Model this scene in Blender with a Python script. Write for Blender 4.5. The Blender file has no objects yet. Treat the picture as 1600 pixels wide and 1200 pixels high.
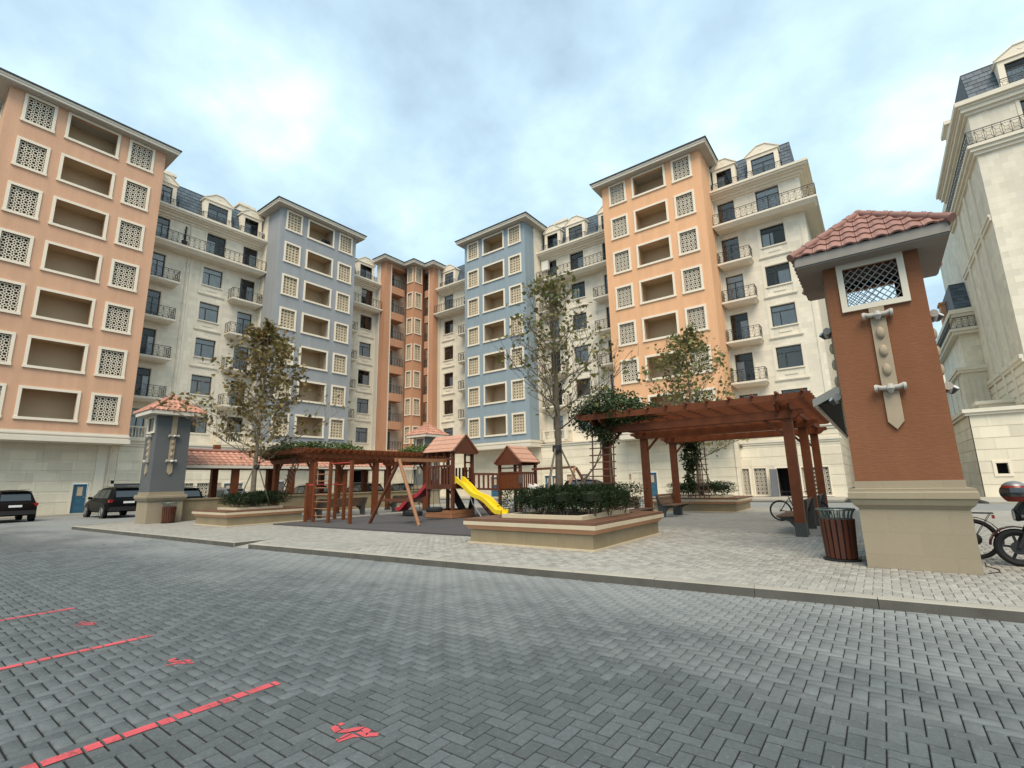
import bpy, bmesh, math, random
import numpy as np
from mathutils import Vector, Matrix
random.seed(7); rng = np.random.default_rng(7)
R_ = math.radians
S = bpy.context.scene
C = S.collection

# ------------------------------------------------------------------ camera, sky, sun, exposure
cam = bpy.data.cameras.new('camera'); camo = bpy.data.objects.new('camera', cam); C.objects.link(camo)
cam.sensor_fit = 'HORIZONTAL'; cam.sensor_width = 36.0; cam.lens = 755.52/1600*36.0
cam.clip_start = 0.05; cam.clip_end = 3000
RT = Vector((0.79880, 0.60119, -0.02157)); UP = Vector((0.13544, -0.14482, 0.98014)); FW = Vector((-0.58613, 0.78585, 0.19710))
m3 = Matrix((RT, UP, -FW)).transposed()
camo.matrix_world = Matrix.Translation((0, 0, 1.6)) @ m3.to_4x4()
S.camera = camo

SUN_EL, SUN_AZ = R_(54), R_(146)       # azimuth clockwise from +Y : light comes from behind the camera
W = bpy.data.worlds.new('World'); S.world = W; W.use_nodes = True
nt = W.node_tree; nt.nodes.clear()
def nd(t, typ, **kw):
    n = t.nodes.new(typ)
    for k, v in kw.items(): setattr(n, k, v)
    return n
def lk(t, a, b): t.links.new(a, b)
out = nd(nt, 'ShaderNodeOutputWorld'); bg = nd(nt, 'ShaderNodeBackground'); bg.inputs['Strength'].default_value = 0.10
sky = nd(nt, 'ShaderNodeTexSky', sky_type='NISHITA', sun_disc=False, sun_elevation=SUN_EL, sun_rotation=SUN_AZ)
sky.air_density = 1.0; sky.dust_density = 2.0
tc = nd(nt, 'ShaderNodeTexCoord')
sep = nd(nt, 'ShaderNodeSeparateXYZ'); lk(nt, tc.outputs['Generated'], sep.inputs[0])
# project the view direction on a cloud layer overhead
zc = nd(nt, 'ShaderNodeMath', operation='MAXIMUM'); lk(nt, sep.outputs['Z'], zc.inputs[0]); zc.inputs[1].default_value = 0.0
za = nd(nt, 'ShaderNodeMath', operation='ADD'); lk(nt, zc.outputs[0], za.inputs[0]); za.inputs[1].default_value = 0.38
dx = nd(nt, 'ShaderNodeMath', operation='DIVIDE'); lk(nt, sep.outputs['X'], dx.inputs[0]); lk(nt, za.outputs[0], dx.inputs[1])
dy = nd(nt, 'ShaderNodeMath', operation='DIVIDE'); lk(nt, sep.outputs['Y'], dy.inputs[0]); lk(nt, za.outputs[0], dy.inputs[1])
cmb = nd(nt, 'ShaderNodeCombineXYZ'); lk(nt, dx.outputs[0], cmb.inputs[0]); lk(nt, dy.outputs[0], cmb.inputs[1])
n1 = nd(nt, 'ShaderNodeTexNoise'); n1.inputs['Scale'].default_value = 1.9; n1.inputs['Detail'].default_value = 8; n1.inputs['Roughness'].default_value = 0.55; n1.inputs['Distortion'].default_value = 0.08
mpc = nd(nt, 'ShaderNodeMapping'); mpc.inputs['Location'].default_value = (5.5, -3.2, 1.0); lk(nt, cmb.outputs[0], mpc.inputs['Vector']); lk(nt, mpc.outputs[0], n1.inputs['Vector'])
ramp = nd(nt, 'ShaderNodeValToRGB'); e = ramp.color_ramp.elements
e[0].position = 0.36; e[0].color = (2.05, 2.75, 3.35, 1); e[1].position = 0.65; e[1].color = (4.9, 5.2, 5.2, 1)
k = ramp.color_ramp.elements.new(0.45); k.color = (2.55, 3.5, 4.15, 1)
k = ramp.color_ramp.elements.new(0.54); k.color = (3.2, 4.3, 4.75, 1)
lk(nt, n1.outputs['Fac'], ramp.inputs[0])
mix = nd(nt, 'ShaderNodeMix', data_type='RGBA'); mix.inputs['Factor'].default_value = 0.93
lk(nt, sky.outputs[0], mix.inputs['A']); lk(nt, ramp.outputs[0], mix.inputs['B'])
lk(nt, mix.outputs['Result'], bg.inputs['Color']); lk(nt, bg.outputs[0], out.inputs['Surface'])
sl = bpy.data.lights.new('sun', 'SUN'); sl.energy = 1.5; sl.angle = R_(34); sl.color = (1.0, 0.86, 0.68)
so = bpy.data.objects.new('sun', sl); C.objects.link(so)
sd = Vector((math.sin(SUN_AZ)*math.cos(SUN_EL), math.cos(SUN_AZ)*math.cos(SUN_EL), math.sin(SUN_EL)))
so.rotation_euler = (-sd).to_track_quat('-Z', 'Y').to_euler(); so.location = (0, 0, 60)
vs = S.view_settings; vs.view_transform = 'Standard'; vs.look = 'None'; vs.gamma = 1.0; vs.use_curve_mapping = False
vs.exposure = 1.30
S.cycles.max_bounces = 6; S.cycles.diffuse_bounces = 4; S.cycles.transparent_max_bounces = 12
S.cycles.caustics_reflective = False; S.cycles.caustics_refractive = False

# ------------------------------------------------------------------ materials
def principled(name):
    m = bpy.data.materials.new(name); m.use_nodes = True
    t = m.node_tree; b = t.nodes['Principled BSDF']
    return m, t, b
def setc(b, col, rough, metal=0.0, spec=0.4):
    b.inputs['Base Color'].default_value = (*col, 1); b.inputs['Roughness'].default_value = rough
    b.inputs['Metallic'].default_value = metal; b.inputs['Specular IOR Level'].default_value = spec
def mulcol(t, src, fac_out, lo, hi):
    """src colour socket or tuple, multiplied by a value ramped lo..hi"""
    mr = nd(t, 'ShaderNodeMapRange'); lk(t, fac_out, mr.inputs['Value']); mr.inputs['To Min'].default_value = lo; mr.inputs['To Max'].default_value = hi
    mx = nd(t, 'ShaderNodeMix', data_type='RGBA', blend_type='MULTIPLY'); mx.inputs['Factor'].default_value = 1
    if isinstance(src, tuple): mx.inputs['A'].default_value = (*src, 1)
    else: lk(t, src, mx.inputs['A'])
    cb = nd(t, 'ShaderNodeCombineColor'); 
    for i in range(3): lk(t, mr.outputs[0], cb.inputs[i])
    lk(t, cb.outputs[0], mx.inputs['B'])
    return mx.outputs['Result']
def noise(t, scale, detail=4, vec=None, rough=0.55, sx=None):
    n = nd(t, 'ShaderNodeTexNoise'); n.inputs['Scale'].default_value = scale; n.inputs['Detail'].default_value = detail; n.inputs['Roughness'].default_value = rough
    g = nd(t, 'ShaderNodeNewGeometry') if vec is None else None
    v = g.outputs['Position'] if vec is None else vec
    if sx:
        mp = nd(t, 'ShaderNodeMapping'); mp.inputs['Scale'].default_value = sx; lk(t, v, mp.inputs['Vector']); v = mp.outputs[0]
    lk(t, v, n.inputs['Vector'])
    return n.outputs['Fac']
def bump(t, b, h, strength, dist=0.01):
    bp = nd(t, 'ShaderNodeBump'); bp.inputs['Strength'].default_value = strength; bp.inputs['Distance'].default_value = dist
    lk(t, h, bp.inputs['Height']); lk(t, bp.outputs[0], b.inputs['Normal'])
def mk(name, col, rough=0.75, var=0.12, scale=1.5, bs=0.0, bscale=60, metal=0.0, spec=0.35, fine=0.0, streak=0.0, isl=0.0, objr=0.0):
    m, t, b = principled(name); setc(b, col, rough, metal, spec)
    c = mulcol(t, col, noise(t, scale), 1-var*1.6, 1+var*1.6)
    if fine: c = mulcol(t, c, noise(t, 90, 2), 1-fine, 1+fine)
    if streak: c = mulcol(t, c, noise(t, 1.0, 5, sx=(2.2, 2.2, 0.12)), 1-streak*1.5, 1+streak*0.9)
    if isl:
        g = nd(t, 'ShaderNodeNewGeometry'); c = mulcol(t, c, g.outputs['Random Per Island'], 1-isl, 1+isl)
    if objr:
        g = nd(t, 'ShaderNodeObjectInfo'); c = mulcol(t, c, g.outputs['Random'], 1-objr, 1+objr)
    lk(t, c, b.inputs['Base Color'])
    if bs: bump(t, b, noise(t, bscale, 3), bs)
    return m
M = {}
M['orange'] = mk('orange stucco', (0.76, 0.435, 0.245), 0.9, 0.075, 0.35, 0.35, 35, streak=0.12, fine=0.06)
M['orange2'] = mk('salmon stucco', (0.63, 0.375, 0.245), 0.9, 0.075, 0.35, 0.35, 35, streak=0.12, fine=0.06)
M['orange3'] = mk('deep orange stucco', (0.52, 0.275, 0.165), 0.9, 0.075, 0.35, 0.35, 35, streak=0.12, fine=0.06)
M['blue'] = mk('blue stucco', (0.270, 0.335, 0.378), 0.9, 0.06, 0.5, 0.35, 35, streak=0.12, fine=0.06)
M['blue2'] = mk('grey blue stucco', (0.305, 0.322, 0.34), 0.9, 0.06, 0.5, 0.35, 35, streak=0.12, fine=0.06)
M['slateblue'] = mk('slate blue stucco', (0.118, 0.127, 0.130), 0.95, 0.07, 1.2, 0.6, 40, fine=0.06, spec=0.15)
M['greygreen'] = mk('grey green stucco', (0.15, 0.165, 0.16), 0.95, 0.07, 1.2, 0.6, 40, fine=0.06, spec=0.15)
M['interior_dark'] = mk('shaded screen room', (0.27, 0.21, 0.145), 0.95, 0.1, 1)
M['frame'] = mk('cream plaster frame', (0.78, 0.70, 0.57), 0.8, 0.04, 1.0, fine=0.03)
M['trim'] = mk('pale stone trim', (0.72, 0.66, 0.545), 0.8, 0.06, 0.8, streak=0.06, fine=0.03)
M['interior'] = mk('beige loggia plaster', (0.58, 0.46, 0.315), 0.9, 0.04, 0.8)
M['fascia'] = mk('cream fascia', (0.68, 0.62, 0.52), 0.7, 0.05, 0.6, streak=0.04)
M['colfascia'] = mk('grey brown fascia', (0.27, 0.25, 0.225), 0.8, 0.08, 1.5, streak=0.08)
M['roofdark'] = mk('dark roof sheet', (0.045, 0.05, 0.055), 0.6, 0.1, 1)
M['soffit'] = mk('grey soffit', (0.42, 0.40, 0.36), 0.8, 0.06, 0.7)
M['slate'] = mk('blue grey slate', (0.075, 0.10, 0.125), 0.55, 0.15, 2.0, isl=0.3, fine=0.1)
M['iron'] = mk('black iron', (0.035, 0.036, 0.04), 0.5, 0.1, 5, metal=0.3)
M['winframe'] = mk('dark window frame', (0.03, 0.033, 0.036), 0.4, 0.05, 5)
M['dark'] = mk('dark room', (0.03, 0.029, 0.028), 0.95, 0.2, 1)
M['curtain'] = mk('white curtain', (0.75, 0.77, 0.78), 0.9, 0.12, 3.0, streak=0.12)
M['lattice'] = mk('cream lattice', (0.72, 0.65, 0.53), 0.8, 0.05, 2)
M['lattice2'] = mk('sand lattice', (0.60, 0.51, 0.37), 0.8, 0.05, 2)
M['latticegrey'] = mk('grey painted lattice', (0.33, 0.33, 0.32), 0.6, 0.1, 3)
M['bluedoor'] = mk('blue door paint', (0.045, 0.135, 0.21), 0.45, 0.08, 2, fine=0.05)
M['greydoor'] = mk('grey steel door', (0.16, 0.17, 0.19), 0.45, 0.08, 2)
M['whitep'] = mk('white paint', (0.76, 0.74, 0.69), 0.6, 0.04, 2)
M['wood'] = mk('red brown timber', (0.135, 0.040, 0.0145), 0.55, 0.22, 6, 0.25, 40, fine=0.10, isl=0.12, spec=0.25)
M['woodseat'] = mk('brown seat board', (0.15, 0.073, 0.042), 0.5, 0.2, 5, 0.2, 40, fine=0.10, isl=0.15)
M['woodplay'] = mk('dark stained timber', (0.105, 0.033, 0.015), 0.5, 0.2, 6, 0.2, 40, fine=0.1, isl=0.18)
M['woodlight'] = mk('weathered timber', (0.30, 0.14, 0.07), 0.6, 0.2, 6, 0.2, 40, fine=0.1, isl=0.12)
M['playroof'] = mk('pink brown boards', (0.46, 0.25, 0.175), 0.7, 0.12, 4, fine=0.06, isl=0.10)
M['benchwood'] = mk('grey brown slat', (0.15, 0.088, 0.058), 0.6, 0.2, 6, 0.2, 50, isl=0.15)
M['benchiron'] = mk('dark grey cast iron', (0.060, 0.062, 0.058), 0.6, 0.15, 4)
M['binwood'] = mk('bin slat', (0.085, 0.028, 0.015), 0.45, 0.15, 5, isl=0.2)
M['binmetal'] = mk('grey green metal', (0.13, 0.16, 0.155), 0.4, 0.1, 4, metal=0.5)
M['tile'] = mk('terracotta tile', (0.285, 0.150, 0.122), 0.75, 0.12, 3.0, 0.3, 60, fine=0.08, isl=0.12, objr=0.12)
M['tilelit'] = mk('lit terracotta tile', (0.45, 0.225, 0.16), 0.75, 0.14, 3.0, 0.3, 60, fine=0.08, isl=0.14)  # lit copy of the near column's tile, brighter light put into its colour
M['hiptile'] = mk('terracotta hip tile', (0.255, 0.132, 0.107), 0.7, 0.12, 3.0, 0.3, 60, fine=0.08, objr=0.1)
M['ornament'] = mk('weathered ornament', (0.36, 0.29, 0.205), 0.8, 0.12, 4)
M['scroll'] = mk('white grey scroll', (0.42, 0.40, 0.365), 0.7, 0.12, 6)
M['planterstone'] = mk('planter sandstone', (0.275, 0.22, 0.137), 0.85, 0.12, 2.5, 0.25, 50, streak=0.10, fine=0.05)
M['planterband'] = mk('planter orange band', (0.55, 0.29, 0.165), 0.85, 0.08, 2.5)
M['plantercap'] = mk('planter cap stone', (0.52, 0.44, 0.315), 0.8, 0.08, 2.5)
M['soil'] = mk('dark soil', (0.035, 0.026, 0.02), 0.95, 0.3, 8)
M['kerb'] = mk('kerb stone', (0.33, 0.308, 0.262), 0.9, 0.12, 2.0, 0.3, 50, fine=0.08, objr=0.06)
M['kerbface'] = mk('grimy shaded kerb face', (0.105, 0.10, 0.088), 0.95, 0.25, 3.0, 0.3, 50, fine=0.12, streak=0.15)  # grime plus the shade on the upright face, both put into the colour
M['rubber'] = mk('grey rubber', (0.075, 0.070, 0.071), 0.95, 0.10, 1.5, 0.3, 120, fine=0.2)
M['tyre'] = mk('black tyre', (0.016, 0.016, 0.017), 0.75, 0.2, 6)
M['steel'] = mk('steel', (0.5, 0.5, 0.5), 0.35, 0.1, 5, metal=0.9)
M['redplastic'] = mk('red plastic', (0.36, 0.035, 0.05), 0.4, 0.08, 3)
M['yellowplastic'] = mk('yellow plastic', (0.72, 0.52, 0.02), 0.35, 0.06, 3)
M['red'] = mk('red paint', (0.42, 0.045, 0.04), 0.4, 0.08, 4)
M['helmetred'] = mk('dark red shell', (0.20, 0.022, 0.016), 0.25, 0.15, 6)
M['silver'] = mk('dull silver', (0.25, 0.25, 0.26), 0.35, 0.1, 5, metal=0.6)
M['carblack'] = mk('black car paint', (0.005, 0.005, 0.0055), 0.38, 0.05, 2, spec=0.10)
M['carbrown'] = mk('dark brown car paint', (0.009, 0.006, 0.006), 0.38, 0.05, 2, spec=0.10)
M['carsilver'] = mk('grey car paint', (0.18, 0.19, 0.20), 0.25, 0.05, 2, metal=0.5)
M['carwhite'] = mk('white car paint', (0.7, 0.71, 0.72), 0.25, 0.04, 2)
M['plastic'] = mk('black plastic', (0.018, 0.018, 0.019), 0.55, 0.1, 4)
M['maroon'] = mk('maroon paint', (0.045, 0.008, 0.012), 0.25, 0.08, 4)
M['lamp_red'] = mk('red lamp', (0.30, 0.015, 0.015), 0.2, 0.05, 4)
M['lampgrey'] = mk('grey lamp housing', (0.085, 0.085, 0.085), 0.5, 0.1, 4)
M['lampglass'] = mk('pale lamp glass', (0.55, 0.56, 0.56), 0.3, 0.05, 4)
M['plate'] = mk('licence plate', (0.72, 0.72, 0.70), 0.5, 0.05, 4)
M['bark'] = mk('pale bark', (0.20, 0.165, 0.12), 0.9, 0.3, 7, 0.4, 30, streak=0.1)
M['bark2'] = mk('dark bark', (0.12, 0.095, 0.07), 0.9, 0.3, 7, 0.4, 30)
M['stake'] = mk('stake', (0.16, 0.13, 0.10), 0.9, 0.2, 6)

def trowelled():
    """terracotta render with horizontal trowel marks, weather streaks and faint scuffs"""
    m, t, b = principled('terracotta stucco'); col = (0.225, 0.099, 0.053); setc(b, col, 0.95, 0, 0.12)
    c = mulcol(t, col, noise(t, 1.1, 5), 0.86, 1.14); c = mulcol(t, c, noise(t, 1.0, 5, sx=(3, 3, .25)), 0.88, 1.10); c = mulcol(t, c, noise(t, 9, 4, sx=(1, 1, 4)), 0.86, 1.14); c = mulcol(t, c, noise(t, 70, 2), 0.9, 1.1)
    lk(t, c, b.inputs['Base Color'])
    h = nd(t, 'ShaderNodeMath', operation='MULTIPLY_ADD'); lk(t, noise(t, 9, 5, sx=(1, 1, 4)), h.inputs[0]); h.inputs[1].default_value = 2.0; lk(t, noise(t, 55, 3), h.inputs[2]); bump(t, b, h.outputs[0], 0.32, 0.008)
    return m
M['terracotta'] = trowelled()
def carglass():
    m, t, b = principled('car glass'); setc(b, (0.02, 0.023, 0.025), 0.04, 0, 1.0); return m
M['carglass'] = carglass()
def glass(nm, ior, tint):
    m, t, b = principled(nm); t.nodes.remove(b)
    o = t.nodes['Material Output']
    tr = nd(t, 'ShaderNodeBsdfTransparent'); tr.inputs[0].default_value = (*tint, 1)
    gl = nd(t, 'ShaderNodeBsdfGlossy'); gl.inputs['Roughness'].default_value = 0.02; gl.inputs[0].default_value = (0.98, 0.93, 0.86, 1)
    fr = nd(t, 'ShaderNodeFresnel'); fr.inputs['IOR'].default_value = ior
    # slightly wavy panes
    g = nd(t, 'ShaderNodeBump'); g.inputs['Strength'].default_value = 0.03; g.inputs['Distance'].default_value = 0.05
    n = noise(t, 1.6, 1); lk(t, n, g.inputs['Height']); lk(t, g.outputs[0], gl.inputs['Normal'])
    ms = nd(t, 'ShaderNodeMixShader'); lk(t, fr.outputs[0], ms.inputs[0]); lk(t, tr.outputs[0], ms.inputs[1]); lk(t, gl.outputs[0], ms.inputs[2])
    lk(t, ms.outputs[0], o.inputs['Surface']); return m
M['glass'] = glass('window glass', 1.95, (0.74, 0.78, 0.79)); M['glassclear'] = glass('clear window glass', 1.55, (0.88, 0.90, 0.90))

def stone(name, col, tw, th, var=0.10, mortar=0.86, bumpy=0.12):
    """cladding: tiles told apart only by tone; vector (x+y, z) works on walls facing either way"""
    m, t, b = principled(name); setc(b, col, 0.85, 0, 0.25)
    g = nd(t, 'ShaderNodeNewGeometry'); sp = nd(t, 'ShaderNodeSeparateXYZ'); lk(t, g.outputs['Position'], sp.inputs[0])
    ad = nd(t, 'ShaderNodeMath', operation='ADD'); lk(t, sp.outputs[0], ad.inputs[0]); lk(t, sp.outputs[1], ad.inputs[1])
    cb = nd(t, 'ShaderNodeCombineXYZ'); lk(t, ad.outputs[0], cb.inputs[0]); lk(t, sp.outputs[2], cb.inputs[1])
    br = nd(t, 'ShaderNodeTexBrick'); lk(t, cb.outputs[0], br.inputs['Vector'])
    br.inputs['Scale'].default_value = 1.0; br.inputs['Brick Width'].default_value = tw; br.inputs['Row Height'].default_value = th
    br.inputs['Mortar Size'].default_value = 0.006; br.inputs['Bias'].default_value = 0.0
    br.inputs['Color1'].default_value = (*[c*(1-var) for c in col], 1); br.inputs['Color2'].default_value = (*[min(1, c*(1+var)) for c in col], 1)
    br.inputs['Mortar'].default_value = (*[c*mortar for c in col], 1)
    c = mulcol(t, br.outputs['Color'], noise(t, 0.45, 5), 0.86, 1.14)
    c = mulcol(t, c, noise(t, 1.0, 5, sx=(1.8, 1.8, 0.10)), 0.90, 1.09)
    c = mulcol(t, c, noise(t, 25, 3), 0.95, 1.05)
    oi = nd(t, 'ShaderNodeObjectInfo'); c = mulcol(t, c, oi.outputs['Random'], 0.95, 1.05)
    lk(t, c, b.inputs['Base Color']); bump(t, b, noise(t, 20, 3), bumpy); return m
M['colstone'] = stone('sandstone', (0.30, 0.253, 0.18), 0.74, 0.335, 0.025, 0.92, 0.2)
M['cream'] = stone('cream stone cladding', (0.735, 0.675, 0.555), 0.62, 0.41, 0.085)
M['base'] = stone('cream base stone', (0.72, 0.655, 0.52), 1.25, 0.70, 0.075)
M['block'] = stone('pale block stone', (0.67, 0.615, 0.50), 0.9, 0.45, 0.05)

def dustmask(t, amount):
    """pale dust swept into the gutter along the kerb, ragged edge, plus a few worn patches"""
    g = nd(t, 'ShaderNodeNewGeometry'); sp = nd(t, 'ShaderNodeSeparateXYZ'); lk(t, g.outputs['Position'], sp.inputs[0])
    a = nd(t, 'ShaderNodeMath', operation='MULTIPLY_ADD'); lk(t, sp.outputs[0], a.inputs[0]); a.inputs[1].default_value = -0.055; lk(t, sp.outputs[1], a.inputs[2])
    n = nd(t, 'ShaderNodeMath', operation='MULTIPLY_ADD'); lk(t, noise(t, 0.7, 6, sx=(0.6, 1.2, 1)), n.inputs[0]); n.inputs[1].default_value = 6.0; lk(t, a.outputs[0], n.inputs[2])
    mr = nd(t, 'ShaderNodeMapRange', interpolation_type='SMOOTHSTEP'); lk(t, n.outputs[0], mr.inputs[0]); mr.inputs['From Min'].default_value = 6.6; mr.inputs['From Max'].default_value = 11.2; mr.inputs['To Max'].default_value = amount
    return mr
def paver(name, col, speck=0.25, dusty=0.0, isl=0.19):
    m, t, b = principled(name); setc(b, col, 0.8, 0, 0.2)
    c = mulcol(t, col, noise(t, 0.35, 5), 0.84, 1.16)
    c = mulcol(t, c, noise(t, 3.0, 4), 0.86, 1.14)
    c = mulcol(t, c, noise(t, 95, 3, rough=0.75), 1-speck*1.4, 1+speck*1.4)
    g = nd(t, 'ShaderNodeNewGeometry'); c = mulcol(t, c, g.outputs['Random Per Island'], 1-isl, 1+isl)
    at = nd(t, 'ShaderNodeObjectInfo'); c = mulcol(t, c, at.outputs['Random'], 1-isl*0.8, 1+isl*0.8)
    # pale scuffs and dust blown along the road
    c = mulcol(t, c, noise(t, 30, 4, rough=0.7), 0.66, 1.34); n = noise(t, 30, 4, rough=0.75); mr = nd(t, 'ShaderNodeMapRange'); lk(t, n, mr.inputs[0]); mr.inputs['From Min'].default_value = 0.62; mr.inputs['From Max'].default_value = 0.74
    mx = nd(t, 'ShaderNodeMix', data_type='RGBA'); lk(t, mr.outputs[0], mx.inputs['Factor']); lk(t, c, mx.inputs['A']); mx.inputs['B'].default_value = (*[min(1, x*2.1) for x in col], 1)
    c = mx.outputs['Result']
    if dusty:
        mr = dustmask(t, dusty)
        mx = nd(t, 'ShaderNodeMix', data_type='RGBA'); lk(t, mr.outputs[0], mx.inputs['Factor']); lk(t, c, mx.inputs['A']); mx.inputs['B'].default_value = (0.30, 0.31, 0.305, 1); c = mx.outputs['Result']
    lk(t, c, b.inputs['Base Color']); bump(t, b, noise(t, 140, 3), 0.5, 0.004)
    r = nd(t, 'ShaderNodeMapRange'); lk(t, noise(t, 2.5, 3), r.inputs[0]); r.inputs['To Min'].default_value = 0.75; r.inputs['To Max'].default_value = 0.95; lk(t, r.outputs[0], b.inputs['Roughness'])
    return m
M['paver'] = paver('dark concrete paver', (0.090, 0.101, 0.105), 0.30, 0.62)
M['paverlight'] = paver('light concrete paver', (0.305, 0.293, 0.265), 0.14, 0.0)
M['joint'] = mk('sand joint', (0.012, 0.012, 0.012), 0.95, 0.3, 3)
M['jointlight'] = mk('pale joint', (0.17, 0.16, 0.14), 0.95, 0.25, 3)
def farpave(name, col, mort, bw=0.2, bh=0.1, dusty=0):
    m, t, b = principled(name); setc(b, col, 0.75, 0, 0.3)
    g = nd(t, 'ShaderNodeNewGeometry')
    br = nd(t, 'ShaderNodeTexBrick'); lk(t, g.outputs['Position'], br.inputs['Vector']); br.inputs['Scale'].default_value = 1
    br.inputs['Brick Width'].default_value = bw; br.inputs['Row Height'].default_value = bh; br.inputs['Mortar Size'].default_value = 0.006
    br.inputs['Color1'].default_value = (*[c*0.86 for c in col], 1); br.inputs['Color2'].default_value = (*[c*1.14 for c in col], 1); br.inputs['Mortar'].default_value = (*mort, 1)
    c = mulcol(t, br.outputs['Color'], noise(t, 0.35, 5), 0.8, 1.2); c = mulcol(t, c, noise(t, 4, 4), 0.85, 1.15)
    if dusty:
        mr = dustmask(t, dusty)
        mx = nd(t, 'ShaderNodeMix', data_type='RGBA'); lk(t, mr.outputs[0], mx.inputs['Factor']); lk(t, c, mx.inputs['A']); mx.inputs['B'].default_value = (0.30, 0.31, 0.305, 1); c = mx.outputs['Result']
    lk(t, c, b.inputs['Base Color']); bump(t, b, noise(t, 60, 3), 0.3); return m
M['roadfar'] = farpave('dark paving', (0.090, 0.101, 0.105), (0.04, 0.04, 0.04), dusty=0.62)
M['plazafar'] = farpave('light paving', (0.305, 0.293, 0.265), (0.22, 0.21, 0.18))
M['asphalt'] = mk('grey ground', (0.20, 0.20, 0.20), 0.9, 0.15, 0.3, 0.2, 80)
def paint_mat():
    m, t, b = principled('red spray paint'); setc(b, (0.56, 0.085, 0.10), 0.7)
    c = mulcol(t, (0.56, 0.085, 0.10), noise(t, 6, 4), 0.8, 1.2); lk(t, c, b.inputs['Base Color'])
    n1_ = noise(t, 60, 4, rough=0.75); n2_ = noise(t, 5, 3)
    ad = nd(t, 'ShaderNodeMath', operation='ADD'); lk(t, n1_, ad.inputs[0]); lk(t, n2_, ad.inputs[1])
    mr = nd(t, 'ShaderNodeMapRange'); lk(t, ad.outputs[0], mr.inputs[0]); mr.inputs['From Min'].default_value = 0.70; mr.inputs['From Max'].default_value = 1.0; mr.inputs['To Min'].default_value = 0.35; mr.inputs['To Max'].default_value = 0.95
    lk(t, mr.outputs[0], b.inputs['Alpha']); return m
M['paint'] = paint_mat()

def leafmat(name, cols, trans=0.3, spec=0.35):
    m, t, b = principled(name); t.nodes.remove(b); o = t.nodes['Material Output']
    g = nd(t, 'ShaderNodeNewGeometry'); rp = nd(t, 'ShaderNodeValToRGB'); rp.color_ramp.interpolation = 'LINEAR'
    el = rp.color_ramp.elements
    for i, c in enumerate(cols):
        p = i/(len(cols)-1)
        if i == 0: x = el[0]; x.position = 0
        elif i == len(cols)-1: x = el[-1]; x.position = 1
        else: x = el.new(p)
        x.color = (*c, 1)
    lk(t, g.outputs['Random Per Island'], rp.inputs[0])
    d = nd(t, 'ShaderNodeBsdfPrincipled'); lk(t, rp.outputs[0], d.inputs['Base Color']); d.inputs['Roughness'].default_value = 0.55; d.inputs['Specular IOR Level'].default_value = spec
    tl = nd(t, 'ShaderNodeBsdfTranslucent'); lk(t, rp.outputs[0], tl.inputs[0])
    ms = nd(t, 'ShaderNodeMixShader'); ms.inputs[0].default_value = trans
    lk(t, d.outputs[0], ms.inputs[1]); lk(t, tl.outputs[0], ms.inputs[2]); lk(t, ms.outputs[0], o.inputs['Surface']); return m
M['leaf1'] = leafmat('autumn leaf', [(0.123, 0.097, 0.03), (0.217, 0.15, 0.05), (0.104, 0.111, 0.032), (0.283, 0.213, 0.081), (0.161, 0.097, 0.034), (0.142, 0.135, 0.045)])
M['leaf2'] = leafmat('dry olive leaf', [(0.11, 0.127, 0.04), (0.187, 0.163, 0.054), (0.093, 0.121, 0.04), (0.263, 0.2, 0.067), (0.143, 0.163, 0.056)])
M['leaf3'] = leafmat('green yellow leaf', [(0.14, 0.16, 0.05), (0.22, 0.215, 0.075), (0.10, 0.125, 0.04), (0.30, 0.25, 0.10), (0.16, 0.17, 0.06)])
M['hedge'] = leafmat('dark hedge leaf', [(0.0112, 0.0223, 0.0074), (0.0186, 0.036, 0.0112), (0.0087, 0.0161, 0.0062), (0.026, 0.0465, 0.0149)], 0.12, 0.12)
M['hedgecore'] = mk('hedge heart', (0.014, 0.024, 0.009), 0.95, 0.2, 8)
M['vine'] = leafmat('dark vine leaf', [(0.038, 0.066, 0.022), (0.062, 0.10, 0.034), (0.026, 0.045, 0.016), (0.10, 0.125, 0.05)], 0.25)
M['vine2'] = leafmat('bright vine leaf', [(0.07, 0.125, 0.035), (0.12, 0.18, 0.05), (0.045, 0.085, 0.024), (0.17, 0.19, 0.065)], 0.3)
M['yucca'] = leafmat('dark yucca leaf', [(0.012, 0.022, 0.014), (0.02, 0.035, 0.02)], 0.1)

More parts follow.
